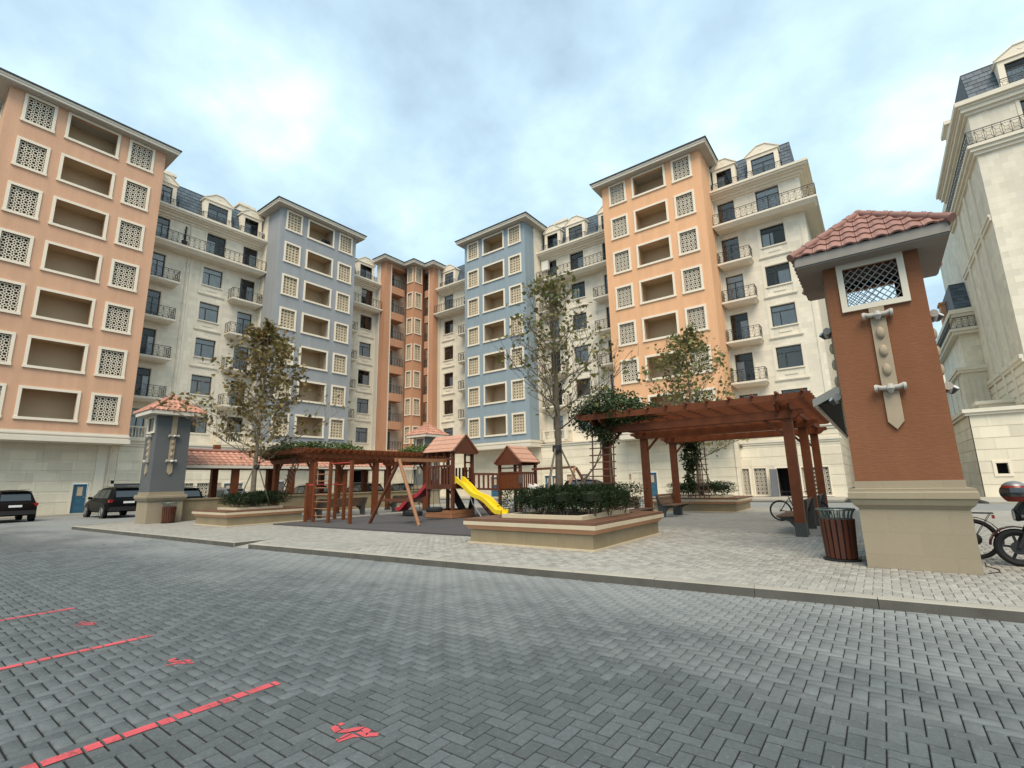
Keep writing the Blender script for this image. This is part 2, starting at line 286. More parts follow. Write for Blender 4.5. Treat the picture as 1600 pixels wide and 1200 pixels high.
# ------------------------------------------------------------------ mesh helpers
def origin_of(o):
    p = Vector((0, 0, 0))
    while o is not None: p += o.location; o = o.parent
    return p
def link(name, me, mat, parent=None, kind=None, loc=None):
    o = bpy.data.objects.new(name, me); C.objects.link(o)
    if mat is not None and not me.materials: me.materials.append(mat)
    if parent is not None: o.parent = parent
    if loc is not None: o.location = loc
    if kind: o['kind'] = kind
    return o
class MB:
    def __init__(s): s.v = []; s.f = []
    def add(s, vs, fs):
        n = len(s.v); s.v += [tuple(p) for p in vs]; s.f += [tuple(i+n for i in q) for q in fs]; return s
    def quad(s, a, b, c, d): return s.add([a, b, c, d], [(0, 1, 2, 3)])
    def box(s, x0, x1, y0, y1, z0, z1):
        x0, x1 = min(x0, x1), max(x0, x1); y0, y1 = min(y0, y1), max(y0, y1); z0, z1 = min(z0, z1), max(z0, z1)
        return s.add([(x0,y0,z0),(x1,y0,z0),(x1,y1,z0),(x0,y1,z0),(x0,y0,z1),(x1,y0,z1),(x1,y1,z1),(x0,y1,z1)],
            [(3,2,1,0),(4,5,6,7),(0,1,5,4),(1,2,6,5),(2,3,7,6),(3,0,4,7)])
    def bar(s, p, q, w, h, up=(0,0,1)):
        """rectangular beam from p to q, w sideways, h along up"""
        p, q = Vector(p), Vector(q); d = (q-p).normalized(); u = Vector(up)
        sd_ = d.cross(u)
        if sd_.length < 1e-4: sd_ = d.cross(Vector((1,0,0)))
        sd_.normalize(); u = sd_.cross(d).normalized()
        a, b = sd_*w/2, u*h/2
        return s.add([p-a-b, p+a-b, p+a+b, p-a+b, q-a-b, q+a-b, q+a+b, q-a+b], [(0,1,2,3),(7,6,5,4),(0,4,5,1),(1,5,6,2),(2,6,7,3),(3,7,4,0)])
    def tube(s, pts, r, n=6, caps=True):
        pts = [Vector(p) for p in pts]; rs = r if isinstance(r, (list, tuple)) else [r]*len(pts)
        vs, fs = [], []; prev = None
        for i, p in enumerate(pts):
            d = (pts[min(i+1, len(pts)-1)]-pts[max(i-1, 0)]).normalized()
            if prev is None: a = d.orthogonal().normalized()
            else:
                a = prev - d*prev.dot(d); a = a.normalized() if a.length > 1e-5 else d.orthogonal().normalized()
            prev = a; b = d.cross(a)
            for k_ in range(n):
                t_ = 2*math.pi*k_/n; vs.append(p+(a*math.cos(t_)+b*math.sin(t_))*rs[i])
        for i in range(len(pts)-1):
            for k_ in range(n): fs.append((i*n+k_, i*n+(k_+1)%n, (i+1)*n+(k_+1)%n, (i+1)*n+k_))
        if caps: fs.append(tuple(range(n-1, -1, -1))); fs.append(tuple((len(pts)-1)*n+k_ for k_ in range(n)))
        return s.add(vs, fs)
    def ring(s, c, r, t, a, b, seg=10, n=4):
        """torus: centre c, radius r, tube t, in the plane of unit vectors a,b"""
        c, a, b = Vector(c), Vector(a), Vector(b); w = a.cross(b); vs, fs = [], []
        for i in range(seg):
            th = 2*math.pi*i/seg; d = a*math.cos(th)+b*math.sin(th)
            for k_ in range(n):
                ph = 2*math.pi*k_/n; vs.append(c+d*(r+t*math.cos(ph))+w*(t*math.sin(ph)))
        for i in range(seg):
            for k_ in range(n): fs.append((i*n+k_, ((i+1)%seg)*n+k_, ((i+1)%seg)*n+(k_+1)%n, i*n+(k_+1)%n))
        return s.add(vs, fs)
    def lathe(s, c, prof, n=16, axis='Z', caps=True):
        c = Vector(c); vs, fs = [], []
        for (r, h) in prof:
            for k_ in range(n):
                t_ = 2*math.pi*k_/n; x, y = r*math.cos(t_), r*math.sin(t_)
                vs.append(c+Vector({'Z': (x,y,h), 'Y': (x,h,y), 'X': (h,x,y)}[axis]))
        for i in range(len(prof)-1):
            for k_ in range(n): fs.append((i*n+k_, i*n+(k_+1)%n, (i+1)*n+(k_+1)%n, (i+1)*n+k_))
        if caps: fs.append(tuple(range(n-1,-1,-1))); fs.append(tuple((len(prof)-1)*n+k_ for k_ in range(n)))
        return s.add(vs, fs)
    def prism(s, poly, d):
        """flat polygon (3-D points) pushed along d"""
        d = Vector(d); n = len(poly); P0 = [Vector(p) for p in poly]
        return s.add(P0+[p+d for p in P0], [tuple(range(n-1,-1,-1)), tuple(range(n, 2*n))]+[(i, (i+1)%n, n+(i+1)%n, n+i) for i in range(n)])
    def mesh(s, name, off=(0,0,0), smooth=False):
        me = bpy.data.meshes.new(name); o = Vector(off)
        me.from_pydata([(p[0]-o.x, p[1]-o.y, p[2]-o.z) for p in s.v], [], s.f)
        if smooth:
            me.polygons.foreach_set('use_smooth', [True]*len(me.polygons))
        me.update(); return me
    def build(s, name, mat, parent=None, kind=None, smooth=False):
        o = link(name, s.mesh(name, origin_of(parent) if parent is not None else (0,0,0), smooth), mat, parent, kind)
        if smooth and hasattr(o.data, 'set_sharp_from_angle'): o.data.set_sharp_from_angle(angle=R_(40))
        return o
def thing(name, label, cat, loc=(0,0,0), group=None):
    o = bpy.data.objects.new(name, None); C.objects.link(o); o.location = loc; o.empty_display_size = 0.3
    o['label'] = label; o['category'] = cat
    if group: o['group'] = group
    return o
def struct(o): o['kind'] = 'structure'; return o
def copy_tree(o, parent=None):
    c = o.copy(); C.objects.link(c)
    if parent is not None: c.parent = parent
    for ch in o.children: copy_tree(ch, c)
    return c
def place(root, loc, rz=0, label=None):
    root.location = loc; root.rotation_euler = (0, 0, rz)
    if label: root['label'] = label
    return root
def npmesh(name, V, F, mat, parent=None, kind=None, off=None):
    """V (n,3); F (m,k) equal-sided polygons"""
    off = origin_of(parent) if (off is None and parent is not None) else Vector(off or (0,0,0))
    me = bpy.data.meshes.new(name); V = np.asarray(V, np.float32)-np.array(off, np.float32); F = np.asarray(F, np.int32)
    me.vertices.add(len(V)); me.vertices.foreach_set('co', V.ravel())
    me.loops.add(F.size); me.loops.foreach_set('vertex_index', F.ravel())
    me.polygons.add(len(F)); me.polygons.foreach_set('loop_start', np.arange(0, F.size, F.shape[1], dtype=np.int32)); me.polygons.foreach_set('loop_total', np.full(len(F), F.shape[1], np.int32))
    me.update(calc_edges=True); me.validate()
    return link(name, me, mat, parent, kind)
LEAF = {
 'sprig': np.array([(0,0,0),(.13,.3,.04),(.11,.7,.03),(0,1,-.03),(-.11,.7,.03),(-.13,.3,.04)]),
 'plane': np.array([(0,0,0),(.30,-.02,.02),(.52,.28,.10),(.30,.36,.03),(.38,.68,.08),(.16,.62,.0),(0,1,-.04),(-.16,.62,.0),(-.38,.68,.08),(-.30,.36,.03),(-.52,.28,.10),(-.30,-.02,.02)]),
 'oval': np.array([(0,0,0),(.24,.35,.06),(.18,.75,.05),(0,1,-.03),(-.18,.75,.05),(-.24,.35,.06)])}
def leaves(name, P, size, mat, parent, shape='oval', up=0.3, out=None, kind=None, droop=0.0):
    n = len(P); L = LEAF[shape]; k_ = len(L)
    d = rng.normal(size=(n,3)); d[:,2] = d[:,2]*0.7-droop
    if out is not None: d += out
    d /= np.linalg.norm(d, axis=1, keepdims=True)
    nn = rng.normal(size=(n,3)); nn[:,2] += up*3
    s_ = np.cross(d, nn); s_ /= np.linalg.norm(s_, axis=1, keepdims=True)+1e-9; nn = np.cross(s_, d)
    sz = (size*rng.uniform(0.65, 1.25, n))[:,None,None]
    V = P[:,None,:]+sz*(L[None,:,0:1]*s_[:,None,:]+L[None,:,1:2]*d[:,None,:]+L[None,:,2:3]*nn[:,None,:])
    return npmesh(name, V.reshape(-1,3), np.arange(n*k_).reshape(n,k_), mat, parent, kind)

# facade frames: u runs left to right as seen from the courtyard, w sticks out towards it
LX0, RY0 = -42.65, 37.72
def fr(side):
    if side == 'L': return lambda u, w, z: (LX0+w, u, z)
    return lambda u, w, z: (u, RY0-w, z)
def fbox(mb, f, u0, u1, w0, w1, z0, z1):
    a, b = f(u0, w0, z0), f(u1, w1, z1); return mb.box(a[0], b[0], a[1], b[1], a[2], b[2])
def fquad(mb, f, *pts): return mb.add([f(*p) for p in pts], [tuple(range(len(pts)))])
def wall_holes(mb, f, u0, u1, z0, z1, w, holes, deep=0.22):
    """wall face at w with rectangular openings (u0,u1,z0,z1) and their reveals"""
    us = sorted({u0, u1, *[h for q in holes for h in q[:2] if u0 < h < u1]}); zs = sorted({z0, z1, *[h for q in holes for h in q[2:4] if z0 < h < z1]})
    for j in range(len(zs)-1):
        run = None
        for i in range(len(us)-1):
            uc, zc_ = (us[i]+us[i+1])/2, (zs[j]+zs[j+1])/2
            hole = any(q[0] < uc < q[1] and q[2] < zc_ < q[3] for q in holes)
            if not hole and run is None: run = us[i]
            if run is not None and (hole or i == len(us)-2):
                e_ = us[i] if hole else us[i+1]
                fquad(mb, f, (run,w,zs[j]), (e_,w,zs[j]), (e_,w,zs[j+1]), (run,w,zs[j+1])); run = None
    for (a, b, c, d) in [q[:4] for q in holes]:
        fquad(mb, f, (a,w,c),(a,w-deep,c),(a,w-deep,d),(a,w,d)); fquad(mb, f, (b,w,c),(b,w-deep,c),(b,w-deep,d),(b,w,d))
        fquad(mb, f, (a,w,c),(b,w,c),(b,w-deep,c),(a,w-deep,c)); fquad(mb, f, (a,w,d),(b,w,d),(b,w-deep,d),(a,w-deep,d))
    return mb
def niche(mb, f, u0, u1, z0, z1, w, depth, ex=0.0, ez=0.0, sill=0.0):
    a, b, c, d = u0-ex, u1+ex, z0-sill, z1+ez; e_ = w-depth
    fquad(mb, f, (a,e_,c),(b,e_,c),(b,e_,d),(a,e_,d)); fquad(mb, f, (a,w,c),(a,e_,c),(a,e_,d),(a,w,d)); fquad(mb, f, (b,w,c),(b,e_,c),(b,e_,d),(b,w,d))
    fquad(mb, f, (a,w,d),(b,w,d),(b,e_,d),(a,e_,d)); fquad(mb, f, (a,w,c),(b,w,c),(b,e_,c),(a,e_,c))
    if ex or ez or sill:   # inner face of the front wall round the opening
        for q in ((a,u0,c,d),(u1,b,c,d),(u0,u1,z1,d),(u0,u1,c,z0)):
            if q[1]-q[0] > 1e-4 and q[3]-q[2] > 1e-4: fquad(mb, f, (q[0],w,q[2]),(q[1],w,q[2]),(q[1],w,q[3]),(q[0],w,q[3]))
def surround(mb, f, u0, u1, z0, z1, w, t, proud, sill=0.03):
    """four-piece frame: u0..z1 are the OUTER edges"""
    fbox(mb, f, u0, u0+t, w-0.06, w+proud, z0+t, z1-t); fbox(mb, f, u1-t, u1, w-0.06, w+proud, z0+t, z1-t)
    fbox(mb, f, u0, u1, w-0.06, w+proud+0.004, z1-t, z1); fbox(mb, f, u0-sill, u1+sill, w-0.06, w+proud+sill, z0, z0+t)

# lattice panels (shared meshes, origin at lower left corner)
def lattice_mesh(side, wd, ht, nx, nz, kind):
    f = (lambda u, w, z: (w, u, z)) if side == 'L' else (lambda u, w, z: (u, -w, z))
    mb = MB(); cw, ch = wd/nx, ht/nz; A = Vector(f(1,0,0)); B = Vector((0,0,1)); D = Vector(f(0,1,0))
    def bar2(p, q, t): mb.bar(p, q, t, 0.04, up=D)
    for i in range(nx):
        for j in range(nz):
            c = Vector(f((i+.5)*cw, 0, (j+.5)*ch))
            if kind == 'flower':
                r_ = min(cw, ch)*0.36; n = 8
                for k_ in range(n):
                    t0, t1 = 2*math.pi*k_/n, 2*math.pi*(k_+1)/n
                    bar2(c+A*r_*math.cos(t0)+B*r_*math.sin(t0), c+A*r_*math.cos(t1)+B*r_*math.sin(t1), 0.046)
                for sx in (-1, 1):
                    for sz in (-1, 1):
                        bar2(c+A*sx*r_*.7+B*sz*r_*.7, c+A*sx*cw*.5+B*sz*ch*.5, 0.046)
                bar2(c-A*cw*.5, c-A*r_, 0.036); bar2(c+A*r_, c+A*cw*.5, 0.036); bar2(c-B*ch*.5, c-B*r_, 0.036); bar2(c+B*r_, c+B*ch*.5, 0.036)
            else:
                mb.ring(c, min(cw, ch)*0.30, 0.022, A, B, 8, 4)
    if kind == 'grid':
        for i in range(nx+1): bar2(f(i*cw, 0, 0), f(i*cw, 0, ht), 0.095)
        for j in range(nz+1): bar2(f(0, 0, j*ch), f(wd, 0, j*ch), 0.095)
    return mb.mesh('lattice')
LAT = {}
def lattice(side, f, u0, u1, z0, z1, w, nx, nz, kind, mat, parent, name='lattice'):
    key = (side, round(u1-u0, 3), round(z1-z0, 3), nx, nz, kind)
    if key not in LAT: LAT[key] = lattice_mesh(side, u1-u0, z1-z0, nx, nz, kind)
    loc = Vector(f(u0, w, z0))-origin_of(parent)
    return link(name, LAT[key], mat, parent, loc=loc)

# iron railings: rails, uprights and a row of scroll rings
def railing(mb, p, q, z0, h=0.95, ornate=True):
    p, q = Vector(p), Vector(q); L_ = (q-p).length; d = (q-p)/L_; n = max(1, round(L_/0.42)); Z = Vector((0,0,1))
    P0 = lambda t_, z: (p.x+d.x*t_, p.y+d.y*t_, z0+z)
    mb.bar(P0(0,h), P0(L_,h), 0.045, 0.035); mb.bar(P0(0,0.08), P0(L_,0.08), 0.03, 0.03); mb.bar(P0(0,h-.14), P0(L_,h-.14), 0.022, 0.022)
    for i in range(n+1): mb.bar(P0(L_*i/n,0), P0(L_*i/n,h), 0.024, 0.024, up=d)
    for i in range(n):
        t0, t1 = L_*i/n, L_*(i+1)/n; tm = (t0+t1)/2
        if ornate:
            mb.ring(P0(tm, 0.44), 0.13, 0.011, d, Z, 8, 3)
            for sx in (t0, t1):
                for zz in (0.08, h-.14): mb.bar(P0(sx, zz), P0(tm+(sx-tm)*0.42, 0.44+(zz-0.44)*0.33), 0.02, 0.016, up=d.cross(Z))
        else: mb.bar(P0(tm, 0.08), P0(tm, h), 0.018, 0.018, up=d)
    return mb
exec_parts = []

# ------------------------------------------------------------------ ground
mb = MB(); mb.quad((-400,-400,-0.05),(400,-400,-0.05),(400,600,-0.05),(-400,600,-0.05)); struct(mb.build('ground', M['asphalt']))
road = MB(); road.quad((-60,-30,-0.012),(60,-30,-0.012),(60,110,-0.012),(-60,110,-0.012)); road = struct(road.build('road', M['joint']))
KA, KB = (-28.35, 5.72), (-14.4, 6.45)           # kerb line: left run, dropped gap, right run
KC, KD = (-13.7, 6.50), (6.0, 8.12)
def kerb_y(x):
    if x < -14.05: return KA[1]+(x-KA[0])*(KB[1]-KA[1])/(KB[0]-KA[0])
    return KC[1]+(x-KC[0])*(KD[1]-KC[1])/(KD[0]-KC[0])
# road paving sheet beyond the modelled pavers
PX0, PX1, PY0 = -19.0, 4.6, 0.2
mb = MB()
for q in ((-46,PX0,-25,34), (PX1,46,-25,110), (PX0,PX1,-25,PY0), (PX0,PX1,26.0,34)):
    mb.quad((q[0],q[2],-0.004),(q[1],q[2],-0.004),(q[1],q[3],-0.004),(q[0],q[3],-0.004))
far_ = mb.build('paving', M['roadfar'], road)

def paver_top(x0, x1, y0, y1, z, ch=0.0055, dp=0.026, jit=0.0, gap=(.0040,.0068)):
    dz = rng.uniform(-jit, jit)
    x0 += gap[0]; x1 -= gap[0]; y0 += gap[1]; y1 -= gap[1]
    return np.array([(x0,y0,z-dp),(x1,y0,z-dp),(x1,y1,z-dp),(x0,y1,z-dp),(x0,y0,z-ch+dz),(x1,y0,z-ch+dz),(x1,y1,z-ch+dz),(x0,y1,z-ch+dz),
        (x0+ch,y0+ch,z+dz),(x1-ch,y0+ch,z+dz),(x1-ch,y1-ch,z+dz),(x0+ch,y1-ch,z+dz)])
PF = np.array([(8,9,10,11),(4,5,9,8),(5,6,10,9),(6,7,11,10),(7,4,8,11),(0,1,5,4),(1,2,6,5),(2,3,7,6),(3,0,4,7)])
def herringbone(x0, x1, y0, y1, a=0.1):
    """rectangles 2a x a laid in 90 degree herringbone"""
    out_ = []; i0, i1 = int(x0/a)-3, int(x1/a)+3; j0, j1 = int(y0/a)-3, int(y1/a)+3
    for j in range(j0, j1):
        for i in range(i0, i1):
            k_ = (i+j) % 4
            if k_ == 0: out_.append((i*a, (i+2)*a, j*a, (j+1)*a))
            elif k_ == 2: out_.append((i*a, (i+1)*a, j*a, (j+2)*a))
    return [r for r in out_ if r[0] >= x0-1e-6 and r[1] <= x1+1e-6 and r[2] >= y0-1e-6 and r[3] <= y1+1e-6]
def in_view(x, y, z, pad=0.06):
    d = Vector((x, y, z-1.6)); dep = d.dot(FW)
    if dep < 0.3: return False
    u, v = d.dot(RT)/dep*755.5, -d.dot(UP)/dep*755.5
    return abs(u) < 800*(1+pad)+60 and v < 600*(1+pad)+120
def lay(parent, rects, z, mat, name, n_single=300, jit=0.0012, gap=(.0040,.0068)):
    rects = sorted(rects, key=lambda r: math.hypot((r[0]+r[1])/2, (r[2]+r[3])/2)); big = []; sing = []
    for r in rects:
        cx, cy = (r[0]+r[1])/2, (r[2]+r[3])/2
        (sing if len(sing) < n_single and in_view(cx, cy, z, 0) and abs((Vector((cx,cy,z-1.6)).dot(RT))/(Vector((cx,cy,z-1.6)).dot(FW)))*755.5 < 800 and -Vector((cx,cy,z-1.6)).dot(UP)/Vector((cx,cy,z-1.6)).dot(FW)*755.5 < 600 else big).append(r)
    cache = {}
    for r in sing:
        key = (round(r[1]-r[0],3), round(r[3]-r[2],3))
        if key not in cache:
            me = bpy.data.meshes.new(name); me.from_pydata(paver_top(0, key[0], 0, key[1], 0, gap=gap).tolist(), [], PF.tolist()); cache[key] = me
        o = link(name, cache[key], mat, parent, loc=(r[0], r[2], z+rng.uniform(-jit, jit)))
        o.rotation_euler = (rng.normal()*0.0025, rng.normal()*0.0025, 0)
    V = np.concatenate([paver_top(*r, z, jit=jit, gap=gap) for r in big]); F = (PF[None]+12*np.arange(len(big))[:,None,None]).reshape(-1,4)
    npmesh(name, V, F, mat, parent, kind='stuff')
rects = [r for r in herringbone(PX0, PX1, PY0, 8.4) if r[2] < min(kerb_y(r[0]), kerb_y(r[1])) and in_view(r[0], r[2], 0)]
# small gaps outside the view are filled by a plain sheet a little lower
lay(road, rects, 0.0, M['paver'], 'paver')

# spray painted bay lines and numbers, cut to the pavers they lie on
def clip(poly, x0, x1, y0, y1):
    for ax, val, sg in ((0,x0,1),(0,x1,-1),(1,y0,1),(1,y1,-1)):
        o_ = []
        for i in range(len(poly)):
            a, b = poly[i-1], poly[i]; da, db = sg*(a[ax]-val), sg*(b[ax]-val)
            if da >= 0: o_.append(a)
            if (da >= 0) != (db >= 0):
                t_ = da/(da-db); o_.append((a[0]+t_*(b[0]-a[0]), a[1]+t_*(b[1]-a[1])))
        poly = o_
        if len(poly) < 3: return []
    return poly
def stroke(pts, w):
    ps = []
    for a, b in zip(pts[:-1], pts[1:]):
        d = Vector(b)-Vector(a); n_ = Vector((-d.y, d.x)).normalized()*w/2; e_ = d.normalized()*w*0.25; A, B = Vector(a)-e_, Vector(b)+e_
        ps.append([tuple(A-n_), tuple(B-n_), tuple(B+n_), tuple(A+n_)])
    return ps
def paint(polys, name):
    mb = MB(); lvl = 0
    for p in polys:
        xs, ys = [q[0] for q in p], [q[1] for q in p]; lvl += 1
        for r in rects:
            if r[1] < min(xs) or r[0] > max(xs) or r[3] < min(ys) or r[2] > max(ys): continue
            c = clip(p, r[0]+.005, r[1]-.005, r[2]+.008, r[3]-.008)
            if c: mb.add([(q[0], q[1], 0.0035+0.0004*(lvl % 5)) for q in c], [tuple(range(len(c)))])
    if mb.v: mb.build(name, M['paint'], road)
paint(stroke([(-4.25,0.6),(-4.25,2.32)], 0.11), 'bay_line'); paint(stroke([(-6.75,0.6),(-6.75,2.2)], 0.10), 'bay_line'); paint(stroke([(-9.23,0.6),(-9.23,2.05)], 0.10), 'bay_line')
def number(ox, oy, s_=1.0):
    three = [(-.10,.085),(-.045,.115),(.0,.095),(.005,.05),(-.03,.02),(-.09,.0),(-.13,.03)]
    three = [(ox+s_*(x-.0), oy+s_*y) for x, y in [(-.16,.04),(-.15,-.02),(-.09,-.035),(-.04,.0),(-.01,.05),(.02,.09),(.07,.08),(.09,.04),(.06,.0)]]
    four = [(ox+s_*x, oy+s_*y) for x, y in [(.06,.03),(.02,-.10),(.015,-.03),(.10,.03),(.16,.085)]]
    return stroke(three, 0.046*s_)+stroke(four, 0.048*s_)
paint(number(-3.02, 2.19), 'bay_number'); paint(number(-5.52, 2.06, .85), 'bay_number'); paint(number(-8.03, 1.93, .85), 'bay_number')

# plaza: raised paving with kerb
PZ = 0.12
pl_poly = [(-28.2,6.6),(-27.9,5.95),(-14.4,6.62),(-14.3,7.35),(-13.8,7.35),(-13.7,6.66),(6.0,8.28),(6.0,26),(-29.2,26),(-29.2,9.0)]
mb = MB(); mb.prism([(x,y,-0.01) for x,y in pl_poly], (0,0,PZ-0.012+0.01)); plaza = struct(mb.build('plaza', M['jointlight']))
mb = MB()
LP = (-10.2, 3.2, 14.6)
def flat(mb, pts, z): mb.add([(x,y,z) for x,y in pts], [tuple(range(len(pts)))])
flat(mb, [(-28.2,6.6),(-27.9,5.97),(-14.4,6.64),(-14.3,7.35),(-13.8,7.35),(-13.7,6.68),(-10.2,6.96),(-10.2,26),(-29.2,26),(-29.2,9)], PZ-0.004)
flat(mb, [(-10.2,14.6),(6,14.6),(6,26),(-10.2,26)], PZ-0.004); flat(mb, [(3.2,8.06),(6,8.29),(6,14.6),(3.2,14.6)], PZ-0.004)
mb.build('paving', M['plazafar'], plaza)
def kclear(r, off): return r[2] > max(kerb_y(r[0]), kerb_y(r[1]))+.012 and r[3] > max(kerb_y(r[0]), kerb_y(r[1]))+off
pr = [r for r in herringbone(-8.2, 3.2, 6.8, 14.6) if kclear(r, 0.15) and in_view(r[0], r[2], PZ)]
for i in range(int((10.2-8.2)/0.1)):                 # stretcher courses running away from the kerb on the left
    x0 = -10.2+i*0.1; y = 6.9+(0.1 if i % 2 else 0)
    while y < 14.5:
        r = (x0, x0+.1, y, y+.2)
        if kclear(r, 0.15): pr.append(r)
        y += .2
lay(plaza, pr, PZ, M['paverlight'], 'paver', gap=(.003,.0035))
mb = MB(); mb.add([(-14.4,6.45,0.0),(-13.7,6.5,0.0),(-13.8,7.35,PZ-.004),(-14.3,7.35,PZ-.004)], [(0,1,2,3)]); mb.build('dropped_ramp', M['plazafar'], plaza)
kerb = bpy.data.objects.new('kerb', None); C.objects.link(kerb); kerb['kind'] = 'structure'
def kerbrun(a, b, step=1.5, z=PZ+0.004):
    a, b = Vector((*a,0)), Vector((*b,0)); L_ = (b-a).length; d = (b-a)/L_; n_ = Vector((-d.y,d.x,0)); t_ = 0
    while t_ < L_-0.05:
        e_ = min(L_, t_+step); p, q = a+d*(t_+.004), a+d*(e_-.004); wdt = 0.155; c = 0.012; dz = rng.uniform(-.002,.002)
        prof = [(0,-.02),(0,z-c+dz),(c,z+dz),(wdt,z+dz),(wdt,-.02)]
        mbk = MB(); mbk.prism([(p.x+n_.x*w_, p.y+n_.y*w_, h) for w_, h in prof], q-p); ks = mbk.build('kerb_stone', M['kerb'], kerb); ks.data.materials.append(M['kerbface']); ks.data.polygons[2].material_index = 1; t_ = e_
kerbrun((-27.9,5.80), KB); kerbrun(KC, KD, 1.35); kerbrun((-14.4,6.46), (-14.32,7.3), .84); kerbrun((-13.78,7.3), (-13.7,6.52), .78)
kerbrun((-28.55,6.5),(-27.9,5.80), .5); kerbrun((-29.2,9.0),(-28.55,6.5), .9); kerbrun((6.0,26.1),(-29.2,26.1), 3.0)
sw = MB(); sw.box(-60,-42.9,-20,60,-0.03,0.10); sw = struct(sw.build('pavement', M['kerb']))
sw = MB(); sw.box(-42.9,-2.0,35.2,60,-0.03,0.10); sw = struct(sw.build('pavement', M['kerb']))
sw = MB(); sw.box(4.0,60,33.5,110,-0.03,0.10); sw = struct(sw.build('pavement', M['kerb']))

# ------------------------------------------------------------------ buildings
FZ = lambda k_: 5.4+3.3*(k_-1)
COURSES = [0.0, 0.86, 1.58, 2.27, 2.96, 3.66, 4.36, 4.76]
def base_wall(parent, f, u0, u1, w, openings, ztop=4.76, cmat='base', z0=0.0, courses=None):
    zs = [z for z in (courses or COURSES) if z <= ztop+1e-6]; zs[0] = z0
    mb = MB(); wall_holes(mb, f, u0, u1, 0, ztop, w-0.03, openings, 0.25); mb.build('base_wall', M['trim'], parent)
    for j in range(len(zs)-1):
        a, b = zs[j]+0.014, zs[j+1]-0.014; u = u0
        cuts = [q for q in openings if q[2] < b and q[3] > a]
        segs = []; u = u0
        for q in sorted(cuts):
            if q[0]-.02 > u: segs.append((u, q[0], a, b))
            if q[3] < b-.05: segs.append((q[0], q[1], q[3], b))
            if q[2] > a+.05: segs.append((q[0], q[1], a, q[2]))
            u = max(u, q[1])
        if u < u1-.02: segs.append((u, u1, a, b))
        for (s0, s1, za_, zb_) in segs:
            p = s0; off = rng.uniform(0.6, 2.0) if s1-s0 > 2.2 else 9
            while p < s1-1e-3:
                e_ = min(s1, p+off)
                if s1-e_ < 0.35: e_ = s1
                m_ = MB(); fbox(m_, f, p+(.003 if p > s0 else 0), e_-(.003 if e_ < s1 else 0), w-0.035, w, za_, zb_)
                m_.build('stone', M[cmat], parent); p = e_; off = rng.uniform(1.2, 2.1)
def panel_door(parent, f, u0, u1, w, z1, mat='bluedoor', glazed=True, z0=0.12, name='door'):
    mb = MB(); a, b = u0+.05, u1-.05; fbox(mb, f, a, b, w-.17, w-.12, z0, z1-.05)
    t_ = (b-a); um = (a+b)/2
    def pan(p, q, c, d):
        fbox(mb, f, p, q, w-.12, w-.105, c, c+.03); fbox(mb, f, p, q, w-.12, w-.105, d-.03, d); fbox(mb, f, p, p+.03, w-.12, w-.106, c, d); fbox(mb, f, q-.03, q, w-.12, w-.106, c, d)
        fbox(mb, f, p+.06, q-.06, w-.12, w-.112, c+.06, d-.06)
    pan(a+.12*t_, b-.12*t_, z0+.12, z0+.5); pan(a+.16*t_, b-.16*t_, z0+.58, z0+1.0)
    d = mb.build(name, M[mat], parent)
    if glazed:
        m2 = MB(); fbox(m2, f, um-.22*t_, um+.22*t_, w-.12, w-.10, z0+1.15, z1-.25); m2.build('door_pane', M['interior'], d)
        m2 = MB(); surround(m2, f, um-.25*t_, um+.25*t_, z0+1.10, z1-.20, w-.115, .04, .02, 0); m2.build('pane_frame', M['greydoor'], d)
    m2 = MB(); m2.tube([f(b-.08, w-.12, z0+1.02), f(b-.08, w-.06, z0+1.02), f(b-.18, w-.06, z0+1.02)], .012, 6); m2.build('handle', M['steel'], d)
    m2 = MB(); surround(m2, f, u0-.10, u1+.10, z0-.2, z1+.10, w-.0, .12, .025, 0); m2.build('door_frame', M['frame'], parent)
    return d
def lat_window(parent, f, side, u0, u1, z0, z1, w, nx, nz, t=0.12, proud=0.05, kind='flower', mat='lattice', depth=.5, name='lattice_window', room=None):
    """u0.. are outer frame edges"""
    mb = MB(); surround(mb, f, u0, u1, z0, z1, w, t, proud); o = mb.build(name, M['frame'], parent)
    lattice(side, f, u0+t, u1-t, z0+t, z1-t, w-.10, nx, nz, kind, M[mat], o)
    return o
def lamp_plaque(parent, f, u0, u1, z0, z1, w):
    mb = MB(); surround(mb, f, u0, u1, z0, z1, w, .06, .03, 0); fbox(mb, f, u0+.06, u1-.06, w-.02, w+.01, z0+.06, z1-.06); o = mb.build('plaque', M['ornament'], parent)
def pipe(parent, f, u, w, z0, z1, mat='trim'):
    mb = MB(); mb.tube([f(u, w+.07, z0), f(u, w+.07, z1)], 0.04, 8)
    for z in np.arange(z0+.6, z1, 1.6): mb.lathe(f(u, w+.07, z), [(.07,-.03),(.07,.03)], 8)
    mb.build('downpipe', M[mat], parent)

